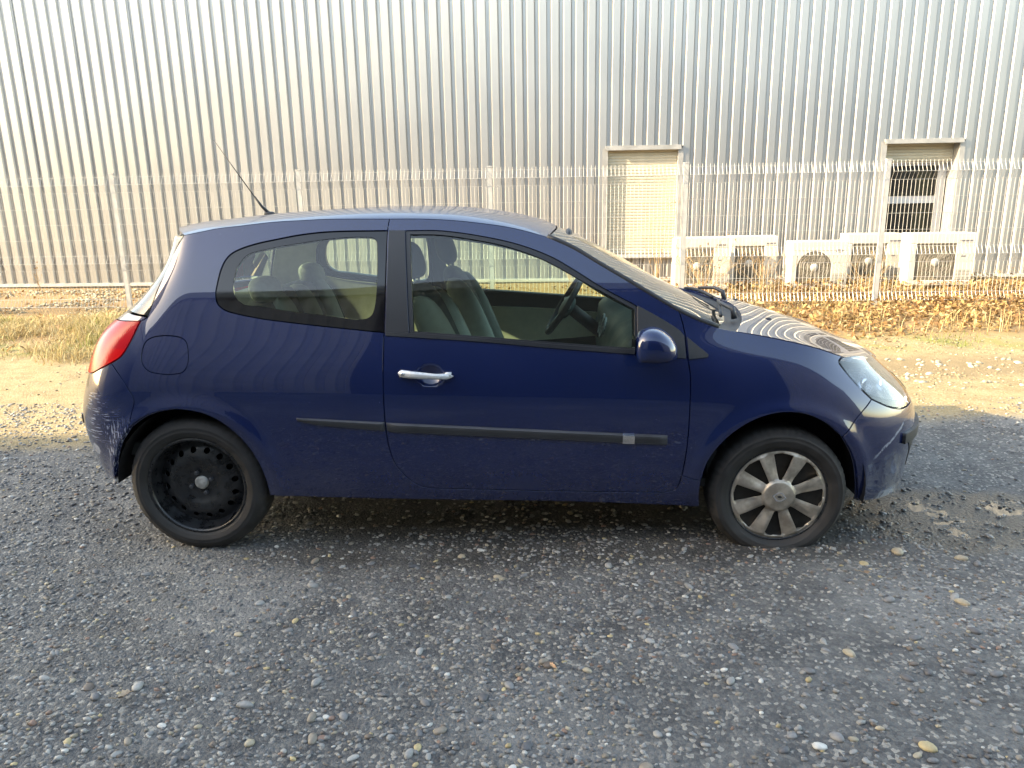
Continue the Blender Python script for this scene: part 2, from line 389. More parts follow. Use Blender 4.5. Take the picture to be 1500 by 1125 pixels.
# pebbles set in the asphalt
t = (1+5**.5)/2
ICO = np.array([(-1,t,0),(1,t,0),(-1,-t,0),(1,-t,0),(0,-1,t),(0,1,t),(0,-1,-t),(0,1,-t),(t,0,-1),(t,0,1),(-t,0,-1),(-t,0,1)])/math.hypot(1,t)
ICF = np.array([(0,11,5),(0,5,1),(0,1,7),(0,7,10),(0,10,11),(1,5,9),(5,11,4),(11,10,2),(10,7,6),(7,1,8),(3,9,4),(3,4,2),(3,2,6),(3,6,8),(3,8,9),(4,9,5),(2,4,11),(6,2,10),(8,6,7),(9,8,1)])
PAL = np.array([(.115,.115,.118),(.17,.17,.17),(.225,.222,.212),(.085,.085,.09),(.28,.275,.26),(.19,.165,.135),(.12,.095,.078),(.30,.26,.19),(.20,.125,.095),(.45,.44,.41),(.36,.29,.16)])
PW = np.array([15,18,15,12,10,8,6,4,2.2,3.2,1.3]); PW = PW/PW.sum()
def stones(n, xr, yr, smin, smax, flat=.5, sink=.35, wet=None, pal=PAL, pw=PW, dens=None, seed=3):
    g = np.random.default_rng(seed)
    X = g.uniform(*xr, n); Y = g.uniform(*yr, n)
    if dens is not None:
        k = g.random(n) < dens(X, Y); X, Y = X[k], Y[k]; n = len(X)
    S = smin + (smax-smin)*g.random(n)**2.2
    base = ICO[None]*(1+.22*(g.random((n,12,1))-.5))
    sc = np.stack([S*g.uniform(.8,1.35,n), S*g.uniform(.6,.95,n), S*g.uniform(flat*.7,flat*1.2,n)], 1)
    V = base*sc[:,None]
    an = g.normal(.15, .7, n); c, s = np.cos(an)[:,None], np.sin(an)[:,None]
    tl = g.normal(0, .16, n)[:,None]
    z2 = V[...,2] + V[...,0]*tl
    V = np.stack([V[...,0]*c - V[...,1]*s, V[...,0]*s + V[...,1]*c, z2], 2)
    V[...,0] += X[:,None]; V[...,1] += Y[:,None]
    V[...,2] += (ground_h(X, Y) + sc[:,2]*(.55-sink-g.random(n)*.35))[:,None]
    Fc = (ICF[None] + 12*np.arange(n)[:,None,None]).reshape(-1,3)
    ci = g.choice(len(pal), n, p=pw); C = pal[ci]*g.uniform(.75,1.25,(n,1))
    C = np.repeat(C, 12, axis=0)
    return V.reshape(-1,3), Fc, C, (X, Y, S, ci)
def indamp(x, y): return ((x-1.98)/.7)**2 + ((y-3.42)/.5)**2 < 1
dn1 = lambda x, y: np.where(np.abs(x) < .95*y+.4, np.clip(.78 - .11*x + 1.4*vnoise(x, y, .5, 9), .12, 1)*np.where(((x-1.95)/.3)**2+((y-3.36)/.2)**2 < 1, .45, 1), 0)
V1, F1, C1, _ = stones(27000, (-3.6,3.6), (1.45,3.3), .0055, .0132, .52, .30, dens=dn1, seed=3)
V2, F2, C2, _ = stones(17000, (-5.2,5.2), (3.3,5.6), .008, .016, .55, .22, dens=dn1, seed=4)
V = np.vstack([V1,V2]); F = np.vstack([F1, F2+len(V1)]); C = np.vstack([C1,C2])
peb = obj('set_pebbles', mesh('set_pebbles', V, F, M_['setstone'], cols=C), ground); peb['kind'] = 'stuff'
# the largest pebbles, one by one
pm = []
for k in range(11):
    g = np.random.default_rng(50+k)
    bm = bmesh.new(); bmesh.ops.create_icosphere(bm, subdivisions=2, radius=1)
    for v in bm.verts:
        v.co *= 1 + .10*math.sin(3*v.co.x+k)*math.cos(2.3*v.co.y+2*k) + g.normal(0,.015)
    vv = np.array([v.co[:] for v in bm.verts]); ff = np.array([[v.index for v in f.verts] for f in bm.faces]); bm.free()
    pm.append(mesh('pebble', vv, ff, M_['setstone'], cols=np.tile(PAL[k]*1.1, (len(vv),1))))
g = np.random.default_rng(77)
bigspots = [(-1.54,2.10,.020,6),(-.03,2.26,.020,5),(-.01,2.24,.021,6),(1.48,3.03,.030,7),(1.72,2.98,.026,7),(1.54,2.62,.026,7),(1.05,1.85,.024,10),(-.75,1.98,.02,5),(-.72,1.89,.022,5),(-.9,1.86,.017,7),(1.0,2.29,.021,7),(1.3,2.93,.018,10)]
n = 0
while len(bigspots) < 290:
    yv = 1.6 + 2.0*g.random()**1.3; xv = g.uniform(-.9*yv, .9*yv)
    bigspots.append((xv, yv, .0115 + .011*g.random()**2, int(g.choice(11, p=PW))))
for (xv, yv, s, k) in bigspots:
    zz = float(ground_h(np.array([xv]), np.array([yv]))[0])
    obj('pebble', pm[k], ground, (xv, yv, zz + s*.10), (g.normal(0,.12), g.normal(0,.12), g.uniform(0,3.1)), (s*g.uniform(1,1.35), s*g.uniform(.65,.9), s*g.uniform(.42,.6)))
# loose gravel and clods in the sun beyond the car
gp = np.array([(.29,.235,.145),(.22,.165,.095),(.36,.31,.22),(.16,.12,.07)]); gw = np.array([.35,.3,.15,.2])
V1, F1, C1, _ = stones(22000, (-9,9), (5.0,8.6), .006, .017, .6, .3, pal=gp, pw=gw, dens=lambda x, y: np.clip(.5+1.5*vnoise(x,y,.7,12),.05,1)*(np.abs(x)<.95*y+.4), seed=5)
V2, F2, C2, _ = stones(420, (2.6,6.2), (5.9,7.1), .010, .034, .6, .3, pal=np.array([(.42,.37,.28),(.33,.28,.20)]), pw=np.array([.6,.4]), dens=lambda x, y: np.clip(.4+2*vnoise(x,y,.5,13),0,1), seed=6)
V3, F3, C3, _ = stones(9000, (-10,-1.2), (9.3,13.2), .012, .035, .6, .2, pal=np.array([(.34,.28,.18),(.26,.20,.12),(.42,.37,.27)]), pw=np.array([.4,.3,.3]), seed=8)
V = np.vstack([V1,V2,V3]); F = np.vstack([F1, F2+len(V1), F3+len(V1)+len(V2)]); C = np.vstack([C1,C2,C3])
gr = obj('loose_gravel', mesh('loose_gravel', V, F, M_['stone'], cols=C))
tag(gr, 'pale loose gravel strewn over the sunlit sandy verge', 'gravel', kind='stuff')

# ================================================================ WAREHOUSE BEHIND THE FENCE
YW = 13.35; WTOP = 5.75; DEP = .034
whs = empty('warehouse', (0, YW, 0)); tag(whs, 'pale grey warehouse clad in vertical ribbed metal sheets behind the fence', 'building')
WINS = [(.95, 2.15, .50, 2.27), (5.55, 6.75, .42, 2.29)]
def prof_pts(x0, n):            # five ribs in a one metre sheet
    P = []
    for k in range(n):
        b = x0 + k*.2
        P += [(b, DEP), (b+.047, DEP), (b+.069, 0), (b+.178, 0)]
    P.append((x0+n*.2, DEP)); return P
def clad(mb, x0, n, z0, z1, lap=True):
    P = prof_pts(x0, n); V = [(x,y,z) for x,y in P for z in (z0,z1)]
    mb.add(V, [(2*i, 2*i+2, 2*i+3, 2*i+1) for i in range(len(P)-1)])
    if lap:                       # raised lap edge of the sheet
        mb.add([(x0-.006,DEP-.012,z0),(x0+.012,DEP-.012,z0),(x0+.012,DEP-.012,z1),(x0-.006,DEP-.012,z1),(x0+.012,DEP,z0),(x0+.012,DEP,z1),(x0-.006,DEP,z0),(x0-.006,DEP,z1)], [(0,1,2,3),(1,4,5,2),(6,0,3,7)])
mb = MB(); clad(mb, 0, 5, .10, WTOP); sheet = mesh('cladding_sheet', mb.v, mb.f, M_['clad'], False)
XS = -14.05
k = 0
while XS + k < 13:
    x0 = XS + k
    hits = [w for w in WINS if x0 < w[1]-.001 and x0+1 > w[0]+.001]
    if not hits: obj('cladding_sheet', sheet, whs, (x0, 0, 0))
    else:
        mb = MB(); lo = MB()
        for j in range(5):
            xa = x0 + .2*j; w = [w for w in hits if xa > w[0]-.06 and xa+.2 < w[1]+.06]
            if w: clad(mb, xa, 1, w[0][3]+.03, WTOP, j == 0); clad(lo, xa, 1, .10, w[0][2]-.04, j == 0)
            else: clad(mb, xa, 1, .10, WTOP, j == 0)
        mb.build('cladding_sheet', M_['clad'], whs)
        if lo.v: lo.build('cladding_sheet', M_['clad'], whs)
    k += 1
mb = MB(); mb.box(-14.1, 13, -.015, .06, .045, .10); mb.build('base_flashing', M_['flash'], whs)
mb = MB(); mb.box(-14.1, 13, .03, .3, -.3, .044); mb.build('plinth', M_['concrete'], whs)
mb = MB(); mb.box(-14.15, 13.05, -.06, .3, WTOP, WTOP+.18); mb.build('roof_flashing', M_['trimgrey'], whs)
mb = MB()                        # body of the building behind the sheets, open where the windows are
xs_ = [-14.1, .95, 2.15, 5.55, 6.75, 13]
mb.box(-14.1, .95, .045, .2, .0, WTOP); mb.box(2.15, 5.55, .045, .2, 0, WTOP); mb.box(6.75, 13, .045, .2, 0, WTOP)
for w in WINS: mb.box(w[0], w[1], .045, .2, 0, w[2]); mb.box(w[0], w[1], .045, .2, w[3], WTOP)
mb.box(-14.1, 13, 11.8, 12, 0, WTOP); mb.box(-14.1, -13.9, .2, 11.8, 0, WTOP); mb.box(12.8, 13, .2, 11.8, 0, WTOP); mb.box(-14.1, 13, .2, 11.8, WTOP-.15, WTOP-.01)
mb.build('wall_core', M_['concrete'], whs)
for wi, (xa, xb, za, zb) in enumerate(WINS):
    win = obj('window', None, whs, (0,0,0))
    if wi == 0: win['label'] = 'window closed off by a beige roller shutter'
    else: win['label'] = 'window with raised shutter above white framed panes'
    D = .30
    mb = MB(); mb.box(xa-.03, xb+.03, -.045, .05, zb, zb+.045); mb.box(xa-.03, xb+.03, -.05, -.035, zb-.03, zb+.0); mb.build('lintel', M_['trimgrey'], win)
    for s, x_ in ((-1, xa), (1, xb)):
        mb = MB(); mb.box(x_-.012, x_+.012, -.012, D, za, zb-.002); mb.box(x_+(0.012 if s>0 else -.075), x_+(.075 if s>0 else -.012), -.012, -.004, za-.02, zb-.002); mb.build('jamb', M_['trimgrey'], win)
    mb = MB(); mb.box(xa+.012, xb-.012, 0.002, D, zb-.014, zb-.003); mb.build('head_reveal', M_['trimgrey'], win)
    mb = MB(); mb.add([(xa-.05,-.06,za-.03),(xb+.05,-.06,za-.03),(xb+.05,D,za+.01),(xa-.05,D,za+.01),(xa-.05,-.06,za-.06),(xb+.05,-.06,za-.06),(xb+.05,D,za-.02),(xa-.05,D,za-.02)], [(0,1,2,3),(0,4,5,1),(7,6,5,4),(1,5,6,2),(0,3,7,4)]); mb.build('sill', M_['trimgrey'], win)
    sl_h = .05
    zlo = za+.015 if wi == 0 else zb-.34
    mb = MB(); q = zb-.016; slat = None
    ys_ = .085 if wi == 0 else .2
    V = [(xa+.012,ys_,0),(xb-.012,ys_,0),(xb-.012,ys_-.006,-.012),(xa+.012,ys_-.006,-.012),(xb-.012,ys_-.006,-.038),(xa+.012,ys_-.006,-.038),(xb-.012,ys_,-.048),(xa+.012,ys_,-.048)]
    sm = mesh('slat', V, [(0,3,2,1),(3,5,4,2),(5,7,6,4)], M_['shutter'], False)
    while q - sl_h > zlo - .02:
        obj('slat', sm, win, (0,0,q)); q -= sl_h
    if wi == 1:
        y_ = .33; f = MB()
        zt = q; mid = 1.36
        f.box(xa+.012, xa+.075, y_, y_+.05, za, zt); f.box(xb-.15, xb-.012, y_, y_+.05, za, zt)
        f.box(xa+.075, xb-.15, y_-.004, y_+.05, mid-.07, mid+.05); f.box(xa+.075, xb-.15, y_, y_+.05, zt-.06, zt); f.box(xa+.075, xb-.15, y_, y_+.05, za, za+.06)
        f.build('frame', M_['frame'], win)
        for z0, z1 in ((za+.06, mid-.07), (mid+.05, zt-.06)):
            mb = MB(); mb.add([(xa+.075,y_+.02,z0),(xb-.15,y_+.02,z0),(xb-.15,y_+.02,z1),(xa+.075,y_+.02,z1)], [(0,1,2,3)]); mb.build('pane', M_['pane'], win)
        mb = MB()
        for j in range(9):
            u = xb-.42+.03*j; mb.add([(u,y_+.16+.02*(j%2),za),(u+.03,y_+.16+.02*((j+1)%2),za),(u+.03,y_+.16+.02*((j+1)%2),zt),(u,y_+.16+.02*(j%2),zt)], [(0,1,2,3)])
        mb.build('curtain', M_['curtain'], win)
        mb = MB(); mb.box(xa-.3, xb+.3, 2.2, 2.25, 0, 3); mb.build('room_wall', M_['dimroom'], win)
# buildings behind the camera: the one that shades the yard, and the workshop mirrored in the paintwork
def shed(name, loc, rz, L, Dp, H, label, door=None):
    b = empty(name, loc, rz); tag(b, label, 'building')
    mb = MB(); mb.box(0, L, -Dp, -.06, 0, H); 
    mb.build('wall_core', M_['clad_dark'], b)
    V = []; P = []
    for k in range(int(L/.3)):
        u = .3*k; P += [(u, -.05), (u+.09, -.05), (u+.12, 0), (u+.27, 0)]
    mb = MB()
    for z0, z1 in ((.2, H*.5-.02), (H*.5, H)):
        V = [(x,y,z) for x,y in P for z in (z0,z1)]; mb.add(V, [(2*i+2, 2*i, 2*i+1, 2*i+3) for i in range(len(P)-1)])
    mb.build('ribbed_cladding', M_['clad_dark'], b)
    mb = MB(); mb.box(-.1, L+.1, -Dp-.1, .08, H, H+.25); mb.build('roof_edge', M_['trimgrey'], b)
    if door:
        for (d0, d1, dh) in door:
            mb = MB(); mb.box(d0, d1, -.02, .03, 0, dh); mb.build('dark_facade', M_['brown'], b)
    return b
ang = math.atan2(.16, 6.5); HB = 8.0; kx, ky = 3.6/1.67*HB, HB/1.67
sh = shed('shading_building', (-3.45-kx-34*math.cos(ang), 4.70-ky-34*math.sin(ang), 0), ang, 43, 14, HB-.25, 'tall grey ribbed shed left behind the camera, its shadow covers the yard')
ws = shed('workshop_building', (-9.0, -4.3, 0), 0, 27, 9, 6.3, 'grey ribbed workshop with a dark brown front behind the camera', door=[(6.2, 13.4, 6.2)])

# ================================================================ FENCE
YF = 10.065; PX0 = -5.833; PD = 2.519; HF = 1.87
fence = empty('mesh_fence', (0, YF, 0)); tag(fence, 'white welded wire mesh fence with slim posts in front of the warehouse', 'fence')
mb = MB(); mb.box(-.03, .03, .0, .045, -.1, HF+.03); mb.box(-.034, .034, -.004, .049, HF+.03, HF+.045)
pmesh = mesh('post', mb.v, mb.f, M_['post'], False)
ks = list(range(-2, 7))
for k in ks: obj('post', pmesh, fence, (PX0+PD*k, 0, 0))
path = [(0,1.895),(0,1.86),(-.055,1.76),(0,1.66),(0,.83),(-.055,.73),(0,.63),(0,.24),(-.055,.14),(0,.04)]
mb = MB(); mb.tube([(0,y_,z_) for y_,z_ in path], .0025, 4); vw = mesh('vertical_wire', mb.v, mb.f, M_['fence'], False)
mb = MB(); mb.tube([(0,-.006,0),(PD-.07,-.006,0)], .0025, 4); hw = mesh('horizontal_wire', mb.v, mb.f, M_['fence'], False)
for k in ks[:-1]:
    pn = obj('fence_panel', None, fence, (PX0+PD*k+.035, 0, 0))
    n = 49
    for j in range(n): obj('vertical_wire', vw, pn, (.012+j*(PD-.094)/(n-1), -.004, 0))
    for z_, y_ in ((1.86,0),(1.76,-.055),(1.66,0),(1.45,0),(1.245,0),(1.04,0),(.83,0),(.73,-.055),(.63,0),(.435,0),(.24,0),(.14,-.055)):
        obj('horizontal_wire', hw, pn, (0, y_, z_))

# ================================================================ AIR CONDITIONERS
def ac(name, x0, x1, z0, z1, Y, style, label):
    w, h = x1-x0, z1-z0; o = empty(name, (x0, Y, z0)); tag(o, label, 'air conditioner', 'outdoor units by the wall')
    d = .34
    mb = MB()
    fx0, fx1, fz0, fz1 = .10*w, .72*w, .10*h, .80*h
    # casing with a real opening in the front
    mb.box(0, w, .02, d, .0, h)
    for b in ((0,w,0,.02,fz1,h), (0,w,0,.02,0,fz0), (0,fx0,0,.02,fz0,fz1), (fx1,w,0,.02,fz0,fz1)): mb.box(*b)
    bevel(mb.build('casing', M_['acwhite'], o), .012, 2)
    cx, cz, r = (fx0+fx1)/2, (fz0+fz1)/2, min(fx1-fx0, fz1-fz0)/2*.98
    mb = MB(); mb.add([(fx0,.017,fz0),(fx1,.017,fz0),(fx1,.017,fz1),(fx0,.017,fz1)], [(0,1,2,3)]); mb.build('grille_back', M_['acdark'], o)
    if style == 'arch':
        mb = MB(); n = 20
        arc = [(cx+(fx1-fx0)/2*math.cos(math.pi*i/n), cz+r*math.sin(math.pi*i/n)) for i in range(n+1)]
        for i in range(n):
            (xa,za),(xb,zb) = arc[i], arc[i+1]
            mb.add([(xa,.002,za),(xb,.002,zb),(xb,.002,fz1),(xa,.002,fz1)], [(0,1,2,3)])
        mb.build('arched_surround', M_['acwhite'], o)
    mb = MB(); mb.lathe([(0,-.006),(.055,-.006),(.06,.0),(.06,.012)], 20, (cx,0.0,cz)); mb.build('fan_hub', M_['acwhite'], o, True)
    for j in range(3):
        mb = MB(); a0 = 2.1*j+.4
        P = [(cx+math.cos(a0+t_)*q*r, .006+.008*t_, cz+math.sin(a0+t_)*q*r) for q, t_ in ((.2,0),(.85,.1),(.92,.6),(.5,.9),(.2,.6))]
        mb.add(P, [(0,1,2,3,4)]); mb.build('fan_blade', M_['acfan'], o)
    mb = MB()
    for q in (.35,.5,.65,.8,.93):
        n = 28; mb.tube([(cx+q*r*math.cos(2*math.pi*i/n), -.004, cz+q*r*math.sin(2*math.pi*i/n)) for i in range(n+1)], .0022, 4, False)
    for i in range(24):
        t_ = 2*math.pi*i/24; mb.tube([(cx+.12*r*math.cos(t_),-.004,cz+.12*r*math.sin(t_)),(cx+.95*r*math.cos(t_),-.004,cz+.95*r*math.sin(t_))], .002, 4, False)
    g_ = mb.build('fan_guard', M_['acfan'], o)
    mb = MB()
    for j in range(7): mb.box(.75*w, .97*w, -.003, .001, .12*h+j*.022, .128*h+j*.022)
    mb.build('side_louvre', M_['acdark'], o)
    mb = MB()
    if style == 'arch': mb.lathe([(.055,-.003),(.043,-.003)], 24, (0,0,0)); mb.v = [(.84*w+x_*1.0, y_, .80*h+z_*.45) for x_,y_,z_ in mb.v]; mb.box(.81*w,.87*w,-.003,-.001,.795*h,.805*h)
    else: mb.box(.76*w,.95*w,-.003,.001,.84*h,.87*h); mb.box(.80*w,.87*w,-.003,.001,.55*h,.57*h)
    mb.build('badge', M_['ink'], o)
    mb = MB(); mb.tube([(w-.01,.2,.30*h),(w+.05,.2,.28*h),(w+.06,.3,.34*h),(w+.05,YW-Y-.01,.40*h)], .022, 8); mb.build('pipe', M_['strip'], o, True)
    for sx in (.12, .8):
        mb = MB(); mb.box(sx*w, sx*w+.07, .02, d-.02, -z0-.01, -.001); mb.build('foot', M_['plastic'], o)
    return o
ac('air_conditioner', 1.92, 2.74, .07, .86, 11.9, 'square', 'leftmost white outdoor air conditioner unit, right of the shuttered window')
ac('air_conditioner', 2.88, 3.62, .06, .84, 12.4, 'square', 'set-back outdoor unit half in shadow, second from the shuttered window')
ac('air_conditioner', 3.70, 4.54, .06, .78, 11.9, 'arch', 'outdoor unit with arched fan opening and oval badge')
ac('air_conditioner', 4.74, 5.62, .06, .85, 12.5, 'square', 'shaded set-back outdoor unit behind the fence post by the open window')
ac('air_conditioner', 5.46, 6.42, .09, .88, 11.9, 'square', 'rightmost outdoor unit with square fan grille below the open window')

# ================================================================ VEGETATION
def leaves(n, xr, yr, smin, smax, pal, hmax, dens, seed, lift=.004, mh=None):
    g = np.random.default_rng(seed); X = g.uniform(*xr, n); Y = g.uniform(*yr, n)
    k = g.random(n) < dens(X, Y); X, Y = X[k], Y[k]; n = len(X)
    S = g.uniform(smin, smax, n)
    B = np.array([(-1,0,0),(-.3,.42,.12),(.45,.36,.16),(1,0,.05),(.45,-.36,.18),(-.3,-.42,.1),(0,0,-.03)])
    V = B[None]*S[:,None,None]*(1+.35*(g.random((n,7,3))-.5))
    V[...,2] += g.normal(0,.25,(n,1))*V[...,0]**2/S[:,None]
    e = g.normal(0,.5,(n,3)); e[:,2] = g.uniform(0,6.3,n)
    cx,sx,cy,sy,cz,sz = np.cos(e[:,0]),np.sin(e[:,0]),np.cos(e[:,1]),np.sin(e[:,1]),np.cos(e[:,2]),np.sin(e[:,2])
    def rot(V,c,s,i,j):
        V = V.copy(); a_, b_ = V[...,i].copy(), V[...,j].copy(); V[...,i] = a_*c[:,None]-b_*s[:,None]; V[...,j] = a_*s[:,None]+b_*c[:,None]; return V
    V = rot(V,cx,sx,1,2); V = rot(V,cy,sy,0,2); V = rot(V,cz,sz,0,1)
    V[...,0] += X[:,None]; V[...,1] += Y[:,None]
    V[...,2] += (np.maximum(ground_h(X,Y),-.01) + lift + hmax*g.random(n)**1.5*(1 if mh is None else mh(X,Y)))[:,None]
    T = np.array([(6,0,5),(6,1,0),(6,2,1),(6,3,2),(6,4,3),(6,5,4)])
    F = (T[None]+7*np.arange(n)[:,None,None]).reshape(-1,3)
    C = np.repeat(pal[g.integers(0,len(pal),n)]*g.uniform(.65,1.3,(n,1)), 7, axis=0)
    return V.reshape(-1,3), F, np.clip(C,0,1)
LP = np.array([(.29,.17,.075),(.36,.23,.11),(.22,.12,.052),(.42,.30,.17),(.16,.09,.045),(.38,.25,.10)])
dl = lambda x, y: np.clip((y-8.0+.5*vnoise(x,y,.9,21))/.5,0,1)*np.clip((12.9-y)/.5,0,1)*np.clip((x-.4)/1.6,.0,1)*np.clip(.75+1.2*vnoise(x,y,.5,22),.2,1)
V1,F1,C1 = leaves(42000, (0,10.5), (7.6,12.9), .02, .046, LP, .16, dl, 31, mh=lambda x,y: np.clip((y-8)/1.2,.2,1))
V2,F2,C2 = leaves(2500, (-10,1.5), (7.5,13), .025, .05, LP, .04, lambda x,y: .6+0*x, 32)
lf = obj('leaf_litter', mesh('leaf_litter', np.vstack([V1,V2]), np.vstack([F1,F2+len(V1)]), M_['leafv'], cols=np.vstack([C1,C2])))
tag(lf, 'drift of brown dead leaves along the foot of the fence', 'leaves', kind='stuff')
def blades(n, xr, yr, hmin, hmax, pal, dens, seed, w=.0028, lean=.5):
    g = np.random.default_rng(seed); X = g.uniform(*xr, n); Y = g.uniform(*yr, n)
    k = g.random(n) < dens(X, Y); X, Y = X[k], Y[k]; n = len(X)
    H = g.uniform(hmin, hmax, n)*(.6+1.1*np.clip(vnoise(X,Y,.6,40)+.5,0,1)); A = g.uniform(0,6.28,n); L = np.abs(g.normal(lean,.35,n))
    dx, dy = np.cos(A), np.sin(A); px, py = -dy*w, dx*w
    Z0 = np.maximum(ground_h(X,Y),-.01)-.005
    P = []
    for q, ww in ((0,1),(.5,.8),(1,.1)):
        bx = X+dx*L*H*q*q; by = Y+dy*L*H*q*q; bz = Z0+H*q*(1-.35*L*q)
        P += [np.stack([bx-px*ww,by-py*ww,bz],1), np.stack([bx+px*ww,by+py*ww,bz],1)]
    V = np.stack(P,1).reshape(-1,3)
    T = np.array([(0,1,3,2),(2,3,5,4)]); F = (T[None]+6*np.arange(n)[:,None,None]).reshape(-1,4)
    C = np.repeat(pal[g.integers(0,len(pal),n)]*g.uniform(.7,1.25,(n,1)),6,axis=0)
    return V, F, np.clip(C,0,1)
DRY = np.array([(.46,.37,.19),(.38,.29,.14),(.52,.44,.26),(.30,.22,.11)]); GRN = np.array([(.16,.20,.045),(.22,.25,.06),(.30,.29,.09),(.12,.16,.04)])
dg = lambda x, y: np.clip((y-7.05+.5*vnoise(x,y,.7,41))/.4,0,1)*np.clip((9.6-y+.8*vnoise(x,y,.7,42))/.5,0,1)*np.clip(.55+1.7*vnoise(x,y,.45,43),.03,1)
V1,F1,C1 = blades(42000, (-9.5,-1.0), (6.9,10.2), .05, .22, DRY, dg, 51, w=.0036, lean=.9)
V2,F2,C2 = blades(50000, (-9.5,-1.0), (6.8,10.0), .04, .17, GRN, lambda x,y: dg(x,y)*np.clip(.4+2.6*vnoise(x,y,.8,44),0,1), 52, w=.0038, lean=.7)
V3,F3,C3 = blades(3500, (-9.5,-3), (10.6,12.6), .04, .12, GRN, lambda x,y: np.clip(3.2*vnoise(x,y,1.1,45)-.55,0,1), 53, lean=.7)
V4,F4,C4 = blades(11000, (.8,10), (8.2,12.8), .08, .34, DRY, lambda x,y: np.clip(.35+1.6*vnoise(x,y,.7,46),0,.9), 54, lean=.7)
V5,F5,C5 = blades(4000, (1.5,8), (7.5,8.5), .02, .06, GRN, lambda x,y: np.clip(2.2*vnoise(x,y,.5,47)-.1,0,1), 55, lean=.7)
VS, FS, CS, o_ = [], [], [], 0
for v_,f_,c_ in ((V1,F1,C1),(V2,F2,C2),(V3,F3,C3),(V4,F4,C4),(V5,F5,C5)): VS.append(v_); FS.append(f_+o_); CS.append(c_); o_ += len(v_)
gs = obj('verge_grass', mesh('verge_grass', np.vstack(VS), np.vstack(FS), M_['grassv'], cols=np.vstack(CS)))
tag(gs, 'dry yellow and green grass tufts along the verge', 'grass', kind='stuff')
# thin dry stems of brambles growing round the outdoor units
g = np.random.default_rng(61)
def shrub(x, y, n, h, sp, label, grp='dry shrubs along the wall'):
    o = empty('dry_shrub', (x, y, 0)); tag(o, label, 'shrub', grp)
    mb = MB(); lv = []
    for i in range(n):
        A = g.uniform(0,6.28); L = h*g.uniform(.5,1); q = sp*g.uniform(.3,1)
        P = []; wob = g.normal(0,.04,(6,2))
        for j in range(6):
            t_ = j/5; P.append((math.cos(A)*q*t_**1.3+wob[j,0]*t_, math.sin(A)*q*.6*t_**1.3+wob[j,1]*t_, L*t_*(1-.25*t_*q)))
        mb.tube(P, [.004*(1-.7*j/5) for j in range(6)], 4, False)
        for _ in range(2):
            j = int(g.integers(2,5)); p_ = Vector(P[j]); d_ = Vector((g.normal(0,.12), g.normal(0,.06), g.uniform(.05,.2))); mb.tube([p_, p_+d_*.6, p_+d_+Vector((0,0,-.02))], [.0022,.0018,.001], 4, False); lv.append(p_+d_)
        lv.append(Vector(P[5]))
    mb.build('stems', M_['stem'], o)
    V = []; F = []; C = []
    for p_ in lv:
        if g.random() < .55: continue
        s = g.uniform(.012,.03); e = Vector((g.normal(),g.normal(),g.normal())).normalized(); f_ = e.cross(Vector((g.normal(),g.normal(),g.normal()))).normalized()
        n0 = len(V); V += [p_-e*s, p_+f_*s*.5, p_+e*s, p_-f_*s*.5]; F.append((n0,n0+1,n0+2,n0+3)); C += [LP[int(g.integers(0,6))]]*4
    if F: obj('dead_leaf', mesh('dead_leaf', [v[:] for v in V], F, M_['leafv'], cols=np.array(C)), o)['kind'] = 'stuff'
shrub(2.25, 11.2, 26, 1.15, .8, 'tangle of dry stems before the leftmost outdoor unit')
shrub(3.15, 11.3, 22, 1.0, .7, 'dry bare shrub before the set-back second outdoor unit')
shrub(4.6, 11.3, 16, .8, .6, 'thin dry shrub by the unit with the arched opening')
shrub(1.75, 12.6, 12, 1.9, .45, 'tall thin bare twigs between shuttered window and leftmost unit')
shrub(8.1, 11.2, 26, 1.0, .9, 'dry bramble tangle at the right end of the fence')
shrub(7.0, 10.9, 14, .7, .7, 'low dry bramble just right of the rightmost unit')
shrub(.35, 12.2, 16, 1.0, .6, 'dry twigs seen through the car windows against the wall')
shrub(-9.1, 12.95, 6, .45, .12, 'single dark dried weed at the wall foot, far left')
# fallen leaves on the asphalt
def bigleaf(x, y, s, rz, col, label, curl):
    out = [(-1,0),(-.75,.18),(-.55,.42),(-.3,.30),(-.05,.55),(.2,.34),(.5,.42),(.7,.15),(1,0)]
    n = len(out); V = []; F = []
    for i,(u,v) in enumerate(out):
        for w_ in (1,0,-1):
            V.append((u*s, v*w_*s, s*curl*(v*abs(w_))**1.1 + .10*s*math.sin(4*u+w_) + s*.18*u*u))
    for i in range(n-1):
        F += [(3*i,3*i+1,3*i+4,3*i+3),(3*i+1,3*i+2,3*i+5,3*i+4)]
    o = empty('fallen_leaf', (x, y, float(ground_h(np.array([x]),np.array([y]))[0])+.012), rz); tag(o, label, 'leaf', 'leaves lying on the asphalt')
    obj('blade', mesh('blade', V, F, simple('leaf_brown', col, .75, var=.3, scale=60)), o)
    mb = MB(); mb.tube([(-s,0,s*.2),(-1.5*s,.1*s,s*.5),(-1.75*s,.25*s,s*.55)], .0012, 5); mb.build('stalk', M_['stem'], o)
bigleaf(-1.38, 2.04, .027, .9, (.40,.30,.21), 'curled pale brown leaf on the asphalt at the left', 1.1)
bigleaf(.0, 2.22, .017, 2.2, (.48,.27,.14), 'small orange brown leaf on the asphalt near the middle', .5)
bigleaf(1.27, 2.83, .02, .3, (.20,.13,.08), 'dark brown flat leaf by the damp patch', .2)
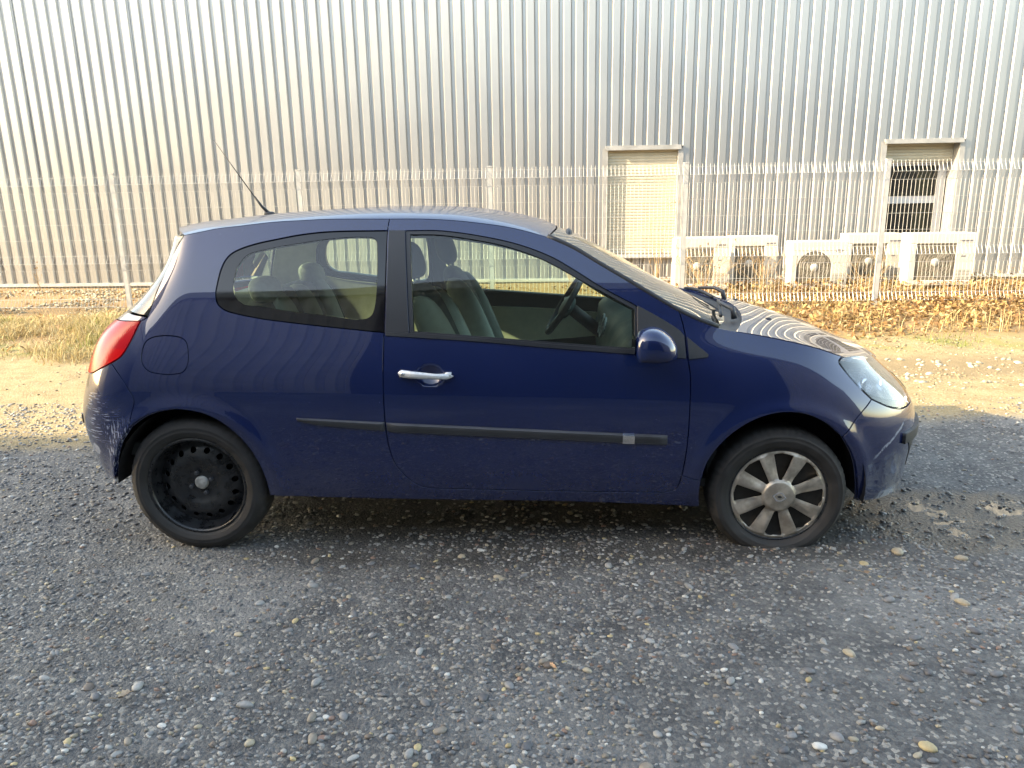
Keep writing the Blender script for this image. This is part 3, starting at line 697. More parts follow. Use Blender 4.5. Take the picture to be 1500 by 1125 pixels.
# ================================================================ THE CAR
CARX, CARY = -.311, 3.913
car = empty('hatchback_car', (CARX, CARY, 0)); tag(car, 'dark blue three-door hatchback with flat front tyre parked side-on', 'car')
def pch(x, y, q):
    x = np.asarray(x,float); y = np.asarray(y,float); q = np.asarray(q,float)
    h = np.diff(x); d = np.diff(y)/h; m = np.zeros_like(y)
    for i in range(1, len(x)-1):
        if d[i-1]*d[i] > 0:
            w1 = 2*h[i]+h[i-1]; w2 = h[i]+2*h[i-1]; m[i] = (w1+w2)/(w1/d[i-1]+w2/d[i])
    m[0] = d[0]; m[-1] = d[-1]
    i = np.clip(np.searchsorted(x,q)-1, 0, len(x)-2); t = (q-x[i])/h[i]
    r = (2*t**3-3*t**2+1)*y[i]+(t**3-2*t**2+t)*h[i]*m[i]+(-2*t**3+3*t**2)*y[i+1]+(t**3-t**2)*h[i]*m[i+1]
    r = np.where(q < x[0], y[0]+m[0]*(q-x[0]), r); return np.where(q > x[-1], y[-1]+m[-1]*(q-x[-1]), r)
ZG = [.10,.20,.32,.50,.66,.80,.90,1.00,1.18,1.36,1.46]
XG = [-1.3,-.6,0,.6,1.0,1.35,1.75]
YG = np.array([
[.76,.80,.832,.848,.853,.847,.822,.785,.718,.64,.585],
[.76,.80,.832,.848,.853,.845,.822,.787,.72,.645,.595],
[.76,.80,.832,.848,.852,.842,.82,.787,.722,.65,.60],
[.76,.80,.832,.848,.852,.840,.815,.780,.715,.64,.59],
[.76,.80,.832,.848,.850,.834,.802,.757,.69,.62,.57],
[.77,.81,.84,.852,.850,.826,.785,.72,.60,.48,.42],
[.77,.81,.838,.848,.842,.808,.74,.64,.5,.4,.3]])
def gsm(A, s, ax):
    k = np.arange(-int(3*s), int(3*s)+1); w = np.exp(-.5*(k/s)**2); w /= w.sum()
    return np.apply_along_axis(lambda v: np.convolve(np.pad(v, len(k)//2, mode='reflect', reflect_type='odd'), w, 'valid'), ax, A)
gxs = np.arange(-2.3, 2.4, .02); gzs = np.arange(-.1, 1.7, .01)
raw = np.stack([pch(ZG, YG[k], gzs) for k in range(len(XG))])
WG = np.stack([pch(XG, raw[:,j], np.clip(gxs, XG[0], XG[-1])) for j in range(len(gzs))], 1)
WG = gsm(gsm(WG, 5, 0), 4, 1)
def bicub(G, u, v):
    i = np.clip(np.floor(u).astype(int), 1, G.shape[0]-3); j = np.clip(np.floor(v).astype(int), 1, G.shape[1]-3)
    a, b = u-i, v-j
    def w(t): return [(-t+2*t*t-t**3)/2, (2-5*t*t+3*t**3)/2, (t+4*t*t-3*t**3)/2, (-t*t+t**3)/2]
    wa, wb = w(a), w(b); r = 0
    for p_ in range(4):
        for q_ in range(4): r = r + G[i+p_-1, j+q_-1]*wa[p_]*wb[q_]
    return r
def W0(x, z): return bicub(WG, (np.asarray(x,float)-gxs[0])/.02, (np.asarray(z,float)-gzs[0])/.01)
def sm1(Z, X):
    v = gsm(pch(Z, X, np.clip(gzs, Z[0], Z[-1])), 4, 0); return lambda z: np.interp(z, gzs, v)
fx = sm1([.15,.25,.35,.45,.55,.62,.70,.78,.86,.95], [2.03,2.06,2.06,2.085,2.080,2.048,1.975,1.88,1.806,1.80])
rx = sm1([.2,.3,.4,.5,.6,.7,.8,.9,1.0,1.1,1.2,1.3,1.4], [-1.86,-1.875,-1.908,-1.937,-1.947,-1.925,-1.885,-1.85,-1.795,-1.64,-1.54,-1.46,-1.43])
XSF, NF, XSR, NR, AC = 1.2, 2.6, -1.22, 4.0, .88
def W(x, z):
    x = np.asarray(x,float); z = np.asarray(z,float); w = W0(x,z)
    a_ = np.clip((x-XSF)/(fx(z)-XSF), 0, 1); w = w*(1-a_**NF)**(1/NF)
    a_ = np.clip((XSR-x)/(XSR-rx(z)), 0, 1); return w*(1-a_**NR)**(1/NR)
# flare round the wheel arches
def flare(x, z):
    r = 0
    for cx, cz, rr in ((-1.2875,.31,.385), (1.2950,.30,.375)):
        d = np.hypot(x-cx, z-cz)-rr; r = r + .012*np.exp(-(d/.035)**2)*np.clip((z-.15)/.15, 0, 1)
    return r
def S_map(x, z): return np.stack([x, -(W(x,z)+flare(x,z)), z], -1)
def D_map(x, z):
    r2 = ((x+.205)/.066)**2 + ((z-.826)/.052)**2
    return np.stack([x, -(W(x,z)-.026*np.clip(1-r2,0,1)**1.5), z], -1)
def wrap(u, z, X0, xe, n, sgn):
    A = np.abs(xe(z)-X0); uc = np.clip(u, 0, AC)
    xs = X0 + sgn*A*np.minimum(u, AC)
    ys = W0(xs, z)*(1-uc**n)**(1/n)
    wf = W0(1.75 if sgn > 0 else -1.5, z) if np.isscalar(z) else W0(np.full_like(z, 1.85 if sgn > 0 else -1.6), z)
    xcut = X0 + sgn*A*AC; yc = W0(xcut, z)*(1-AC**n)**(1/n)
    y2 = yc*(1-(u-AC)); a2 = (1-np.clip(np.abs(y2)/W0(xcut, z),0,1)**n)**(1/n)
    far = u > AC
    x_ = np.where(far, X0+sgn*A*a2, xs); y_ = np.where(far, y2, ys)
    y_ = np.where(far, y_, y_ + flare(x_, z))
    return np.stack([x_, -y_, z], -1)
def F_map(u, z): return wrap(u, z, XSF, fx, NF, 1)
def R_map(u, z): return wrap(u, z, XSR, rx, NR, -1)
def FU(x, z): return (float((x-XSF)/(fx(z)-XSF)), z)
def RU(x, z): return (float((XSR-x)/(XSR-rx(z))), z)

def spl(pts, ds):
    P = np.array(pts, float)
    if len(P) == 2: D = P
    else:
        E = np.vstack([2*P[0]-P[1], P, 2*P[-1]-P[-2]]); D = []
        for i in range(1, len(E)-2):
            p0,p1,p2,p3 = E[i-1],E[i],E[i+1],E[i+2]
            t = np.linspace(0,1,9)[:-1,None]; l = np.linalg.norm
            d0,d1,d2 = l(p1-p0)**.5+1e-6, l(p2-p1)**.5+1e-6, l(p3-p2)**.5+1e-6
            m1 = (p2-p1)+ d1*((p1-p0)/d0-(p2-p0)/(d0+d1)); m2 = (p2-p1)+ d1*((p3-p2)/d2-(p3-p1)/(d1+d2))
            D.append((2*t**3-3*t**2+1)*p1+(t**3-2*t**2+t)*m1+(-2*t**3+3*t**2)*p2+(t**3-t**2)*m2)
        D = np.vstack(D+[P[-1:]])
    s = np.r_[0, np.cumsum(np.linalg.norm(np.diff(D,axis=0),axis=1))]
    n = max(2, int(round(s[-1]/ds))+1); q = np.linspace(0, s[-1], n)
    return np.stack([np.interp(q,s,D[:,0]), np.interp(q,s,D[:,1])], 1)
def loop(segs, ds):
    out = []
    for i, sg in enumerate(segs):
        c = spl(sg, ds); out.append(c[:-1])
    L = np.vstack(out)
    k = np.linalg.norm(L-np.roll(L,1,0),axis=1) > ds*.15
    return L[k]
def area(L): return .5*np.sum(L[:,0]*np.roll(L[:,1],-1)-np.roll(L[:,0],-1)*L[:,1])
def inset(L, d):
    s = 1 if area(L) > 0 else -1
    t = np.roll(L,-1,0)-np.roll(L,1,0); t /= np.linalg.norm(t,axis=1)[:,None]+1e-9
    return L + d*s*np.stack([-t[:,1], t[:,0]], 1)
def inside(P, L):
    r = np.zeros(len(P), bool); x, y = P[:,0], P[:,1]
    a_ = L; b_ = np.roll(L,-1,0)
    for (x0,y0),(x1,y1) in zip(a_, b_):
        if y0 == y1: continue
        c = ((y0 > y) != (y1 > y)) & (x < (x1-x0)*(y-y0)/(y1-y0)+x0); r ^= c
    return r
def nrm(mapf, U):
    e = 8e-4; a_, b_ = U[:,0], U[:,1]
    n = np.cross(mapf(a_+e,b_)-mapf(a_-e,b_), mapf(a_,b_+e)-mapf(a_,b_-e)); n /= np.linalg.norm(n,axis=1)[:,None]+1e-12
    P = mapf(a_,b_); C = np.stack([np.clip(P[:,0],-1.1,1.1), 0*a_, np.clip(P[:,2],.3,.9)],1)
    return n*np.where(np.sum(n*(P-C),1) < 0, -1, 1)[:,None]
def panel(name, mapf, segs, mat, parent, holes=(), offset=0., step=.024, ds=.012, gap=.0026, flange=.018, lip=.006, both=False, raw=False):
    loops = [inset(loop(segs, ds), gap)] + [inset(loop(h, ds), -gap) for h in holes]
    pts = []; edges = []
    for L in loops:
        n0 = len(pts); pts += [Vector((float(p_[0]),float(p_[1]))) for p_ in L]; edges += [(n0+i, n0+(i+1)%len(L)) for i in range(len(L))]
    lo, hi = loops[0].min(0), loops[0].max(0); G = []
    r = 0; zz = lo[1]
    while zz < hi[1]:
        xs_ = np.arange(lo[0]+(step/2 if r % 2 else 0), hi[0], step); G.append(np.stack([xs_, np.full_like(xs_, zz)],1)); zz += step*.866; r += 1
    G = np.vstack(G) if G else np.zeros((0,2))
    if len(G):
        k = inside(G, loops[0])
        for L in loops[1:]: k &= ~inside(G, L)
        G = G[k]; B = np.vstack(loops)
        keep = np.ones(len(G), bool)
        for i in range(0, len(G), 500):
            d = np.min(np.sum((G[i:i+500,None]-B[None])**2,2),1); keep[i:i+500] = d > (step*.42)**2
        G = G[keep]
    vin = pts + [Vector((float(a_),float(b_))) for a_,b_ in G]
    vo_, eo, fo, ov, oe, of = delaunay_2d_cdt(vin, edges, [], 0, 1e-7)
    U = np.array([v[:] for v in vo_]); T = np.array([f for f in fo if len(f) == 3])
    c = U[T].mean(1); k = inside(c, loops[0])
    for L in loops[1:]: k &= ~inside(c, L)
    T = T[k]
    nn = nrm(mapf, U); P = mapf(U[:,0],U[:,1]) + nn*offset
    t0 = P[T]; fn = np.cross(t0[:,1]-t0[:,0], t0[:,2]-t0[:,0]); fl = np.sum(fn*nn[T[:,0]],1) < 0
    T[fl] = T[fl][:,::-1]
    V = [P]; NN = [nn]; F = [tuple(f) for f in T]; base = len(P)
    for li, L in enumerate(loops):
        n = len(L); ln = nrm(mapf, L); p0 = mapf(L[:,0],L[:,1]) + ln*offset
        tan = np.roll(p0,-1,0)-np.roll(p0,1,0); tan /= np.linalg.norm(tan,axis=1)[:,None]+1e-9
        sgn = 1 if area(L) > 0 else -1
        out = np.cross(tan, ln)*sgn
        mid_ = mapf(*inset(L, .004).T)+ln*offset - p0; flip = -1 if np.sum(out*mid_) > 0 else 1; out = out*flip
        if li: out = -out
        ring = [p0, p0-ln*.0015+out*.0010, p0-ln*flange]; rn = [ln*.75+out*.66, out, out]
        if lip: ring.append(p0-ln*(flange+.001)+out*lip); rn.append(ln)
        for k_ in range(len(ring)):
            V.append(ring[k_]); NN.append(rn[k_]/np.linalg.norm(rn[k_],axis=1)[:,None])
        for k_ in range(len(ring)-1):
            for i in range(n):
                F.append((base+k_*n+i, base+k_*n+(i+1)%n, base+(k_+1)*n+(i+1)%n, base+(k_+1)*n+i))
        base += len(ring)*n
    V = np.vstack(V); NN = np.vstack(NN)
    # orient the flange faces along their normals
    F2 = []
    for f in F:
        if len(f) == 4:
            a_, b_, c_ = V[f[0]], V[f[1]], V[f[2]]
            if np.dot(np.cross(b_-a_, c_-a_), NN[f[0]]+NN[f[2]]) < 0: f = f[::-1]
        F2.append(f)
    F = F2
    if both:
        n = len(V); V = np.vstack([V, V*[1,-1,1]]); NN = np.vstack([NN, NN*[1,-1,1]]); F = F + [tuple(i+n for i in f[::-1]) for f in F]
    if raw: return V, F, NN
    me = mesh(name, V, F, mat, True, NN)
    return obj(name, me, parent)
def far(o, parent=None):                      # the same part on the far side of the car
    c = o.copy(); COL.objects.link(c)
    if parent is None: c.scale = (1,-1,1); c.parent = o.parent
    else: c.parent = parent
    for ch in o.children: far(ch, c)
    return c

# ---- outlines in metres (x forward from the middle of the wheelbase, z up)
GUT_R = [(-1.31,1.415),(-1.217,1.432),(-1.162,1.442),(-1.055,1.452),(-.912,1.466),(-.789,1.471),(-.667,1.475),(-.393,1.472)]
GUT_D = [(-.393,1.472),(-.244,1.470),(-.101,1.461),(.012,1.448),(.125,1.431),(.216,1.41),(.295,1.387),(.405,1.338),(.52,1.27),(.635,1.203),(.749,1.135),(.848,1.078)]
GUT_F = [(.848,1.078),(.92,1.044),(1.013,1.009),(1.108,.990),(1.202,.972),(1.296,.952),(1.377,.932),(1.447,.911),(1.549,.873)]
CP = [(-1.449,1.072),(-1.403,1.222),(-1.347,1.353),(-1.31,1.415)]
QW = [(-.399,1.423),(-.663,1.421),(-.784,1.410),(-.892,1.392),(-.97,1.377),(-1.040,1.357),(-1.086,1.335),(-1.111,1.308),(-1.129,1.266),(-1.141,1.209),(-1.146,1.164),(-1.136,1.129),(-1.117,1.110),(-1.089,1.096),(-.95,1.066),(-.796,1.046),(-.646,1.029),(-.402,1.004)]
DR1 = [(-.393,1.472),(-.399,1.423)]
DR2 = [(-.402,1.004),(-.406,.757),(-.405,.626),(-.397,.523),(-.373,.434),(-.324,.367),(-.266,.325),(-.204,.313)]
DRX = [(-.393,1.472),(-.399,1.423),(-.399,1.272),(-.402,1.004),(-.406,.757),(-.405,.626),(-.397,.523),(-.373,.434),(-.324,.367),(-.266,.325),(-.204,.313)]
DB = [(-.204,.313),(.345,.302),(.80,.297)]
DF1 = [(.80,.297),(.847,.315),(.870,.38)]
DF2 = [(.870,.38),(.885,.516),(.889,.671),(.890,.794),(.887,.842),(.876,.909),(.868,1.0),(.848,1.078)]
ARF = [(.951,.36),(.970,.44),(.999,.497),(1.074,.582),(1.163,.640),(1.26,.668),(1.362,.662),(1.454,.621),(1.535,.553)]
ARF2 = [(1.535,.553),(1.591,.466),(1.628,.362),(1.650,.235)]
ARR = [(-.955,.275),(-.958,.339),(-.977,.423),(-1.019,.514),(-1.093,.603),(-1.165,.654),(-1.245,.680),(-1.337,.686),(-1.433,.666),(-1.489,.639),(-1.540,.603)]
ARR2 = [(-1.540,.603),(-1.607,.515),(-1.654,.418),(-1.680,.335)]
SBR = [(-1.540,.603),(-1.524,.666),(-1.506,.725),(-1.533,.781),(-1.567,.83),(-1.612,.879)]
LMP = [(-1.612,.879),(-1.558,.914),(-1.513,.987),(-1.481,1.056)]
FUEL = [(-1.361,.998),(-1.300,.992),(-1.268,.975),(-1.255,.93),(-1.256,.88),(-1.275,.848),(-1.32,.838),(-1.38,.840),(-1.43,.852),(-1.460,.885),(-1.462,.93),(-1.445,.975),(-1.41,.992),(-1.361,.998)]
DWO = [(-.319,1.421),(-.175,1.419),(-.025,1.400),(.162,1.360),(.309,1.306),(.419,1.244),(.522,1.180),(.668,1.103)]
DWO_B = [(.670,.925),(.345,.948),(0,.978),(-.293,1.001)]
DG = [(-.300,1.407),(-.176,1.404),(-.025,1.383),(.114,1.354),(.26,1.304),(.341,1.264),(.462,1.196),(.576,1.135),(.660,1.089)]
DG_B = [(.660,.934),(.345,.959),(0,.988),(-.277,1.010)]
dw_segs = [DWO, [DWO[-1], DWO_B[0]], DWO_B, [DWO_B[-1], DWO[0]]]
dg_segs = [DG, [DG[-1], DG_B[0]], DG_B, [DG_B[-1], DG[0]]]
BP, BM = M_['paint'], M_['plastic']
# ---- body side (quarter, pillar and sill pressing)
side_segs = [GUT_R, DR1, QW, DR2, DB, DF1, [(.870,.38),(.951,.36)], [(.951,.36),(.948,.30),(.956,.226)], [(.956,.226),(.345,.248),(-.224,.254),(-.817,.267),(-.955,.275)], ARR, SBR, LMP, [(-1.481,1.056),(-1.449,1.072)], CP]
bs = panel('body_side', S_map, side_segs, BP, car, holes=[[FUEL]], step=.022)
ff = panel('fuel_flap', S_map, [FUEL], BP, bs, gap=.0022, offset=-.0008)
CLR = [(-1.055,1.278),(-1.015,1.326),(-.93,1.350),(-.78,1.374),(-.66,1.389),(-.52,1.396),(-.452,1.386),(-.444,1.35),(-.446,1.12),(-.462,1.075),(-.50,1.061),(-.646,1.078),(-.79,1.094),(-.95,1.118),(-1.02,1.128),(-1.058,1.16),(-1.068,1.21),(-1.055,1.278)]
qs = [QW, [QW[-1], QW[0]]]
qf = panel('window_border', S_map, qs, M_['frit'], bs, holes=[[CLR]], offset=-.003, gap=.003, lip=0)
qg = panel('quarter_window', S_map, [CLR], M_['glass'], bs, offset=-.0034, gap=-.001, flange=.004, lip=0)
# ---- door
dr = panel('door', D_map, [GUT_D, DF2[::-1], DF1[::-1], DB[::-1], DRX[::-1]], BP, car, holes=[dw_segs], step=.014, ds=.010)
wt = panel('window_trim', S_map, dw_segs, M_['satin'], dr, holes=[dg_segs], offset=-.004, gap=.0005, lip=0)
dgl = panel('door_window', S_map, dg_segs, M_['glass'], dr, offset=-.011, gap=-.002, flange=.004, lip=0)
panel('pillar_cover', S_map, [[(-.393,1.424),(-.322,1.4225)], [(-.322,1.4225),(-.296,1.000)], [(-.296,1.000),(-.397,1.004)], [(-.397,1.004),(-.394,1.27),(-.393,1.424)]], M_['satin'], dr, offset=.0022, gap=.001, flange=.004, lip=0)
panel('belt_seal', S_map, [[(-.395,1.004),(-.293,1.001),(0,.980),(.345,.950),(.672,.926)], [(.672,.926),(.674,.908)], [(.674,.908),(.345,.934),(0,.965),(-.395,.992)], [(-.395,.992),(-.395,1.004)]], M_['satin'], dr, offset=.005, gap=0, flange=.007, lip=0)
sail = panel('mirror_base', S_map, [[(.671,1.105),(.762,1.056),(.847,1.002),(.866,.980)], [(.866,.980),(.872,.889)], [(.872,.889),(.676,.908)], [(.676,.908),(.671,1.105)]], BM, dr, offset=.004, gap=.001, flange=.006, lip=0)
def strip(name, top, bot, parent, mat, prot=.014, n=60, yy=None, taper0=False):
    t = np.linspace(0,1,n); X = top[0][0]+(top[1][0]-top[0][0])*t
    zt = np.interp(X, [p_[0] for p_ in top], [p_[1] for p_ in top]); zb = np.interp(X, [p_[0] for p_ in bot], [p_[1] for p_ in bot])
    V = []; F = []; m = 7
    for i in range(n):
        h = zt[i]-zb[i]; e = min(1, i/2.5, (n-1-i)/1.5)**.5 if n > 20 else 1
        for fz, pr in ((0,-.002),(.03,.55),(.15,.95),(.40,1.0),(.46,.92),(.9,.62),(1,-.002)):
            z_ = zt[i]-h*fz; V.append((X[i], -(float(W(X[i],z_))+pr*prot*e), z_))
    for i in range(n-1):
        for k in range(m-1): F.append((i*m+k,(i*m+k+1),((i+1)*m+k+1),((i+1)*m+k)))
    F += [tuple(range(m)), tuple(range((n-1)*m+m-1,(n-1)*m-1,-1))]
    o = MB(); o.add(V,F); return o.build(name, mat, parent, auto=35)
strip('rub_strip', [(-.791,.646),(-.4085,.626)], [(-.791,.634),(-.70,.612),(-.4085,.585)], bs, M_['strip'], .012)
ds_ = strip('rub_strip', [(-.3995,.624),(.801,.567)], [(-.3995,.581),(.803,.522)], dr, M_['strip'])
strip('chrome_badge', [(.611,.5768),(.661,.5745)], [(.609,.5275),(.660,.5255)], dr, M_['chrome'], .0165, 8)
# handle with its grip
mb = MB(); V = []; F = []; n = 26; m = 14
for i in range(n):
    t = i/(n-1); x_ = -.339+.235*t; zc = .841-.016*t
    rz = np.interp(t, [0,.03,.08,.35,.7,.88,.97,1], [.002,.011,.0165,.0155,.012,.013,.006,.001]); ry = np.interp(t, [0,.05,.2,.8,.95,1], [.002,.011,.012,.011,.007,.001])
    yc = -(float(W(x_, zc)) + np.interp(t, [0,.12,.3,.7,.9,1], [.012,.020,.030,.030,.016,.004]))
    for k in range(m):
        a_ = 2*math.pi*k/m; V.append((x_, yc+ry*math.cos(a_), zc+rz*math.sin(a_)))
for i in range(n-1):
    for k in range(m): F.append((i*m+k,i*m+(k+1)%m,(i+1)*m+(k+1)%m,(i+1)*m+k))
F += [tuple(range(m)), tuple(range(n*m-1,(n-1)*m-1,-1))]
mb.add(V,F)
for x_ in (-.318,-.125): 
    mb.box(x_-.012, x_+.012, -(float(W(x_,.835))+.02), -(float(W(x_,.835))-.01), .826, .842)
mb.build('handle', M_['handle'], dr, True)
mb = MB(); mb.lathe([(0,-.002),(.008,-.002),(.009,0)], 16, (-.316, -(float(W(-.316,.84))+.0325), .8405)); mb.build('lock', M_['chrome'], dr, True)
# ---- mirror
prof = [(-.078,-.058),(-.088,-.02),(-.084,.03),(-.066,.062),(-.035,.076),(.005,.074),(.04,.056),(.070,.026),(.085,-.01),(.082,-.042),(.05,-.060),(-.02,-.064)]
P = spl(prof+[prof[0]], .014)[:-1]; n = len(P); V = []; F = []
ys = [(-.0,.55,0.),(-.012,.80,0),(-.035,.95,0),(-.085,1.0,0),(-.135,.98,.0),(-.165,.86,0),(-.182,.64,0),(-.190,.3,0)]
for yy, s, _ in ys:
    for (u, v) in P: V.append((.738+u*s-.10*yy*0-.02*(-yy/.19), -.845+yy, .968+v*s+ .0*yy))
for i in range(len(ys)-1):
    for k in range(n): F.append((i*n+k,i*n+(k+1)%n,(i+1)*n+(k+1)%n,(i+1)*n+k))
F += [tuple(range(n-1,-1,-1)), tuple(range((len(ys)-1)*n, len(ys)*n))]
mir = MB().add(V,F).build('mirror', BP, dr, auto=70)
mb = MB(); mb.tube([(.80,-.775,.925),(.79,-.83,.928),(.765,-.90,.935)], [.042,.034,.030], 14); mb.build('mirror_foot', BM, dr, True)
mb = MB(); V = [(.738+u*.86-.035, -.845-.10+v*0, .968+v*.86) for u, v in P]
Pm = [(-.6*.17/2,.0)]
q = [( .738-.100, -.862, .93),( .738-.103,-1.005,.935),( .738-.099,-1.005,1.015),( .738-.096,-.862,1.025)]
mb.add(q, [(0,1,2,3)]); mb.build('mirror_glass', M_['mirrorglass'], dr)
# ---- front wing
HL = [(1.549,.873),(1.528,.856),(1.550,.821),(1.602,.762),(1.675,.692)]
fd = panel('front_wing', S_map, [DF2, GUT_F, HL, [(1.675,.692),(1.605,.632),(1.535,.553)], ARF[::-1], [(.951,.36),(.870,.38)]], BP, car, step=.020)
panel('wing_triangle', S_map, [[(.8785,.975),(.916,.944),(.958,.911)], [(.958,.911),(.966,.901),(.960,.893)], [(.960,.893),(.884,.886)], [(.884,.886),(.8785,.975)]], BM, fd, offset=.004, gap=.0005, flange=.006, lip=0)
# ---- front bumper with the nose
HF_ = [FU(1.549,.873), FU(1.62,.868), FU(1.70,.850), (.93,.832), (1.10,.812), (1.4,.797), (1.88,.79)]
LOW = [FU(1.675,.692), FU(1.765,.648), FU(1.845,.622), (.905,.614)]
INN = [(.905,.614),(1.02,.640),(1.10,.70),(1.13,.77),(1.10,.812)]
fb = panel('front_bumper', F_map, [[FU(*p_) for p_ in ARF2], [FU(1.65,.235),FU(1.711,.222),FU(1.80,.212),(1.0,.20),(1.88,.195)], [(1.88,.195),(1.88,.79)], [(1.88,.79),(1.4,.797),(1.10,.812)], INN[::-1], LOW[::-1], [FU(1.675,.692),FU(1.605,.632),FU(1.535,.553)]], M_['paint_front'], car, step=.022, both=True)
panel('bumper_moulding', F_map, [[FU(1.862,.512),(1.0,.515),(1.3,.515)], [(1.3,.515),(1.3,.470)], [(1.3,.470),(1.0,.468),FU(1.862,.468)], [FU(1.862,.468),FU(1.862,.512)]], BM, fb, offset=.014, gap=0, flange=.018, lip=0)
panel('lower_grille', F_map, [[FU(1.915,.455),(1.2,.455),(1.88,.455)], [(1.88,.455),(1.88,.29)], [(1.88,.29),(1.2,.29),(.95,.30)], [(.95,.30),FU(1.915,.455)]], BM, fb, offset=.003, gap=0, flange=.006, lip=0, both=True)
panel('upper_grille', F_map, [[(1.32,.70),(1.88,.69)], [(1.88,.69),(1.88,.63)], [(1.88,.63),(1.25,.63)], [(1.25,.63),(1.32,.70)]], BM, fb, offset=.003, gap=0, flange=.006, lip=0, both=True)
# ---- headlight
hs = [[FU(*p_) for p_ in HL], LOW, INN, [(1.10,.812),(.93,.832),FU(1.70,.850),FU(1.62,.868),FU(1.549,.873)]]
hl = empty('headlight'); hl.parent = car
panel('lens', F_map, hs, M_['lens'], hl, offset=.0015, gap=.006, flange=.02, lip=0, step=.02)
panel('seal', F_map, hs, BM, hl, holes=[], offset=-.055, gap=.001, flange=.01, lip=0, step=.03)
hs2 = [[(.50,.842),(.56,.795),(.68,.728),(.80,.672),(.90,.640)], [(.90,.640),(1.0,.66),(1.07,.72),(1.08,.77)], [(1.08,.77),(.90,.80),(.70,.825),(.50,.842)]]
panel('housing', F_map, hs2, M_['reflector'], hl, offset=-.042, gap=0, flange=.02, lip=.01, step=.03)
for (u_, z_, r_) in ((.72,.748,.044),(.86,.715,.046)):
    c = F_map(np.array([u_]),np.array([z_]))[0]; nn = nrm(F_map, np.array([[u_,z_]]))[0]
    ax = Vector((nn[0]+.8, nn[1]*.9, 0)).normalized()
    mb = MB(); mb.lathe([(r_,-.0),(r_*.98,.012),(r_*.8,.03),(r_*.45,.048),(r_*.2,.052)], 28)
    o = mb.build('reflector_bowl', M_['reflector'], hl, True); o.location = Vector(c)-Vector(nn)*.050
    o.rotation_euler = Vector((0,-1,0)).rotation_difference(ax).to_euler()
    mb = MB(); mb.blob((0,.02,0), (.012,.016,.012), 2, 6); b_ = mb.build('bulb', M_['chrome'], hl, True); b_.location = o.location; b_.rotation_euler = o.rotation_euler
# ---- rear lamp, tailgate, glass, bumper
LT = [(AC+.12,1.035), RU(-1.633,1.047), RU(-1.481,1.056)]
LB = [RU(-1.612,.879), RU(-1.68,.848), RU(-1.746,.820), (.985,.812), (AC+.22,.83)]
LI = [(AC+.22,.83),(AC+.20,.93),(AC+.12,1.035)]
tl = panel('tail_lamp', R_map, [[RU(*p_) for p_ in LMP[::-1]], LB, LI, LT], M_['taillamp'], car, gap=.003, offset=.004, flange=.03, lip=0, step=.018)
tg = panel('tailgate', R_map, [[RU(-1.449,1.074), RU(-1.56,1.082), (AC+.05,1.080), (AC+.4,1.070), (AC+1,1.065)], [(AC+1,1.065),(AC+1,.62)], [(AC+1,.62),(AC+.30,.62)], [(AC+.30,.62),(AC+.25,.72),(AC+.22,.83)], LI, LT, [RU(-1.481,1.056),RU(-1.449,1.074)]], BP, car, both=True)
rg_ = panel('rear_window', R_map, [[RU(*p_) for p_ in CP], [RU(-1.31,1.415),(AC-.05,1.412),(AC+.3,1.41),(AC+1,1.405)], [(AC+1,1.405),(AC+1,1.068)], [(AC+1,1.068),(AC+.4,1.073),(AC+.05,1.083),RU(-1.56,1.085),RU(-1.449,1.076)]], M_['glass_rear'], tg, both=True, gap=.004, lip=0, flange=.008)
rb = panel('rear_bumper', R_map, [[RU(*p_) for p_ in SBR], LB, [(AC+.22,.83),(AC+.25,.72),(AC+.30,.62)], [(AC+.30,.62),(AC+1,.62)], [(AC+1,.62),(AC+1,.30)], [(AC+1,.30),(AC+.2,.30),(.86,.318),RU(-1.680,.335)], [RU(*p_) for p_ in ARR2[::-1]]], M_['paint_rear'], car, both=True)
panel('bumper_moulding', R_map, [[(.93,.60),(1.1,.60),(1.5,.60)], [(1.5,.60),(1.5,.565)], [(1.5,.565),(1.1,.565),(.93,.565)], [(.93,.565),(.93,.60)]], BM, rb, offset=.010, gap=0, flange=.012, lip=0)
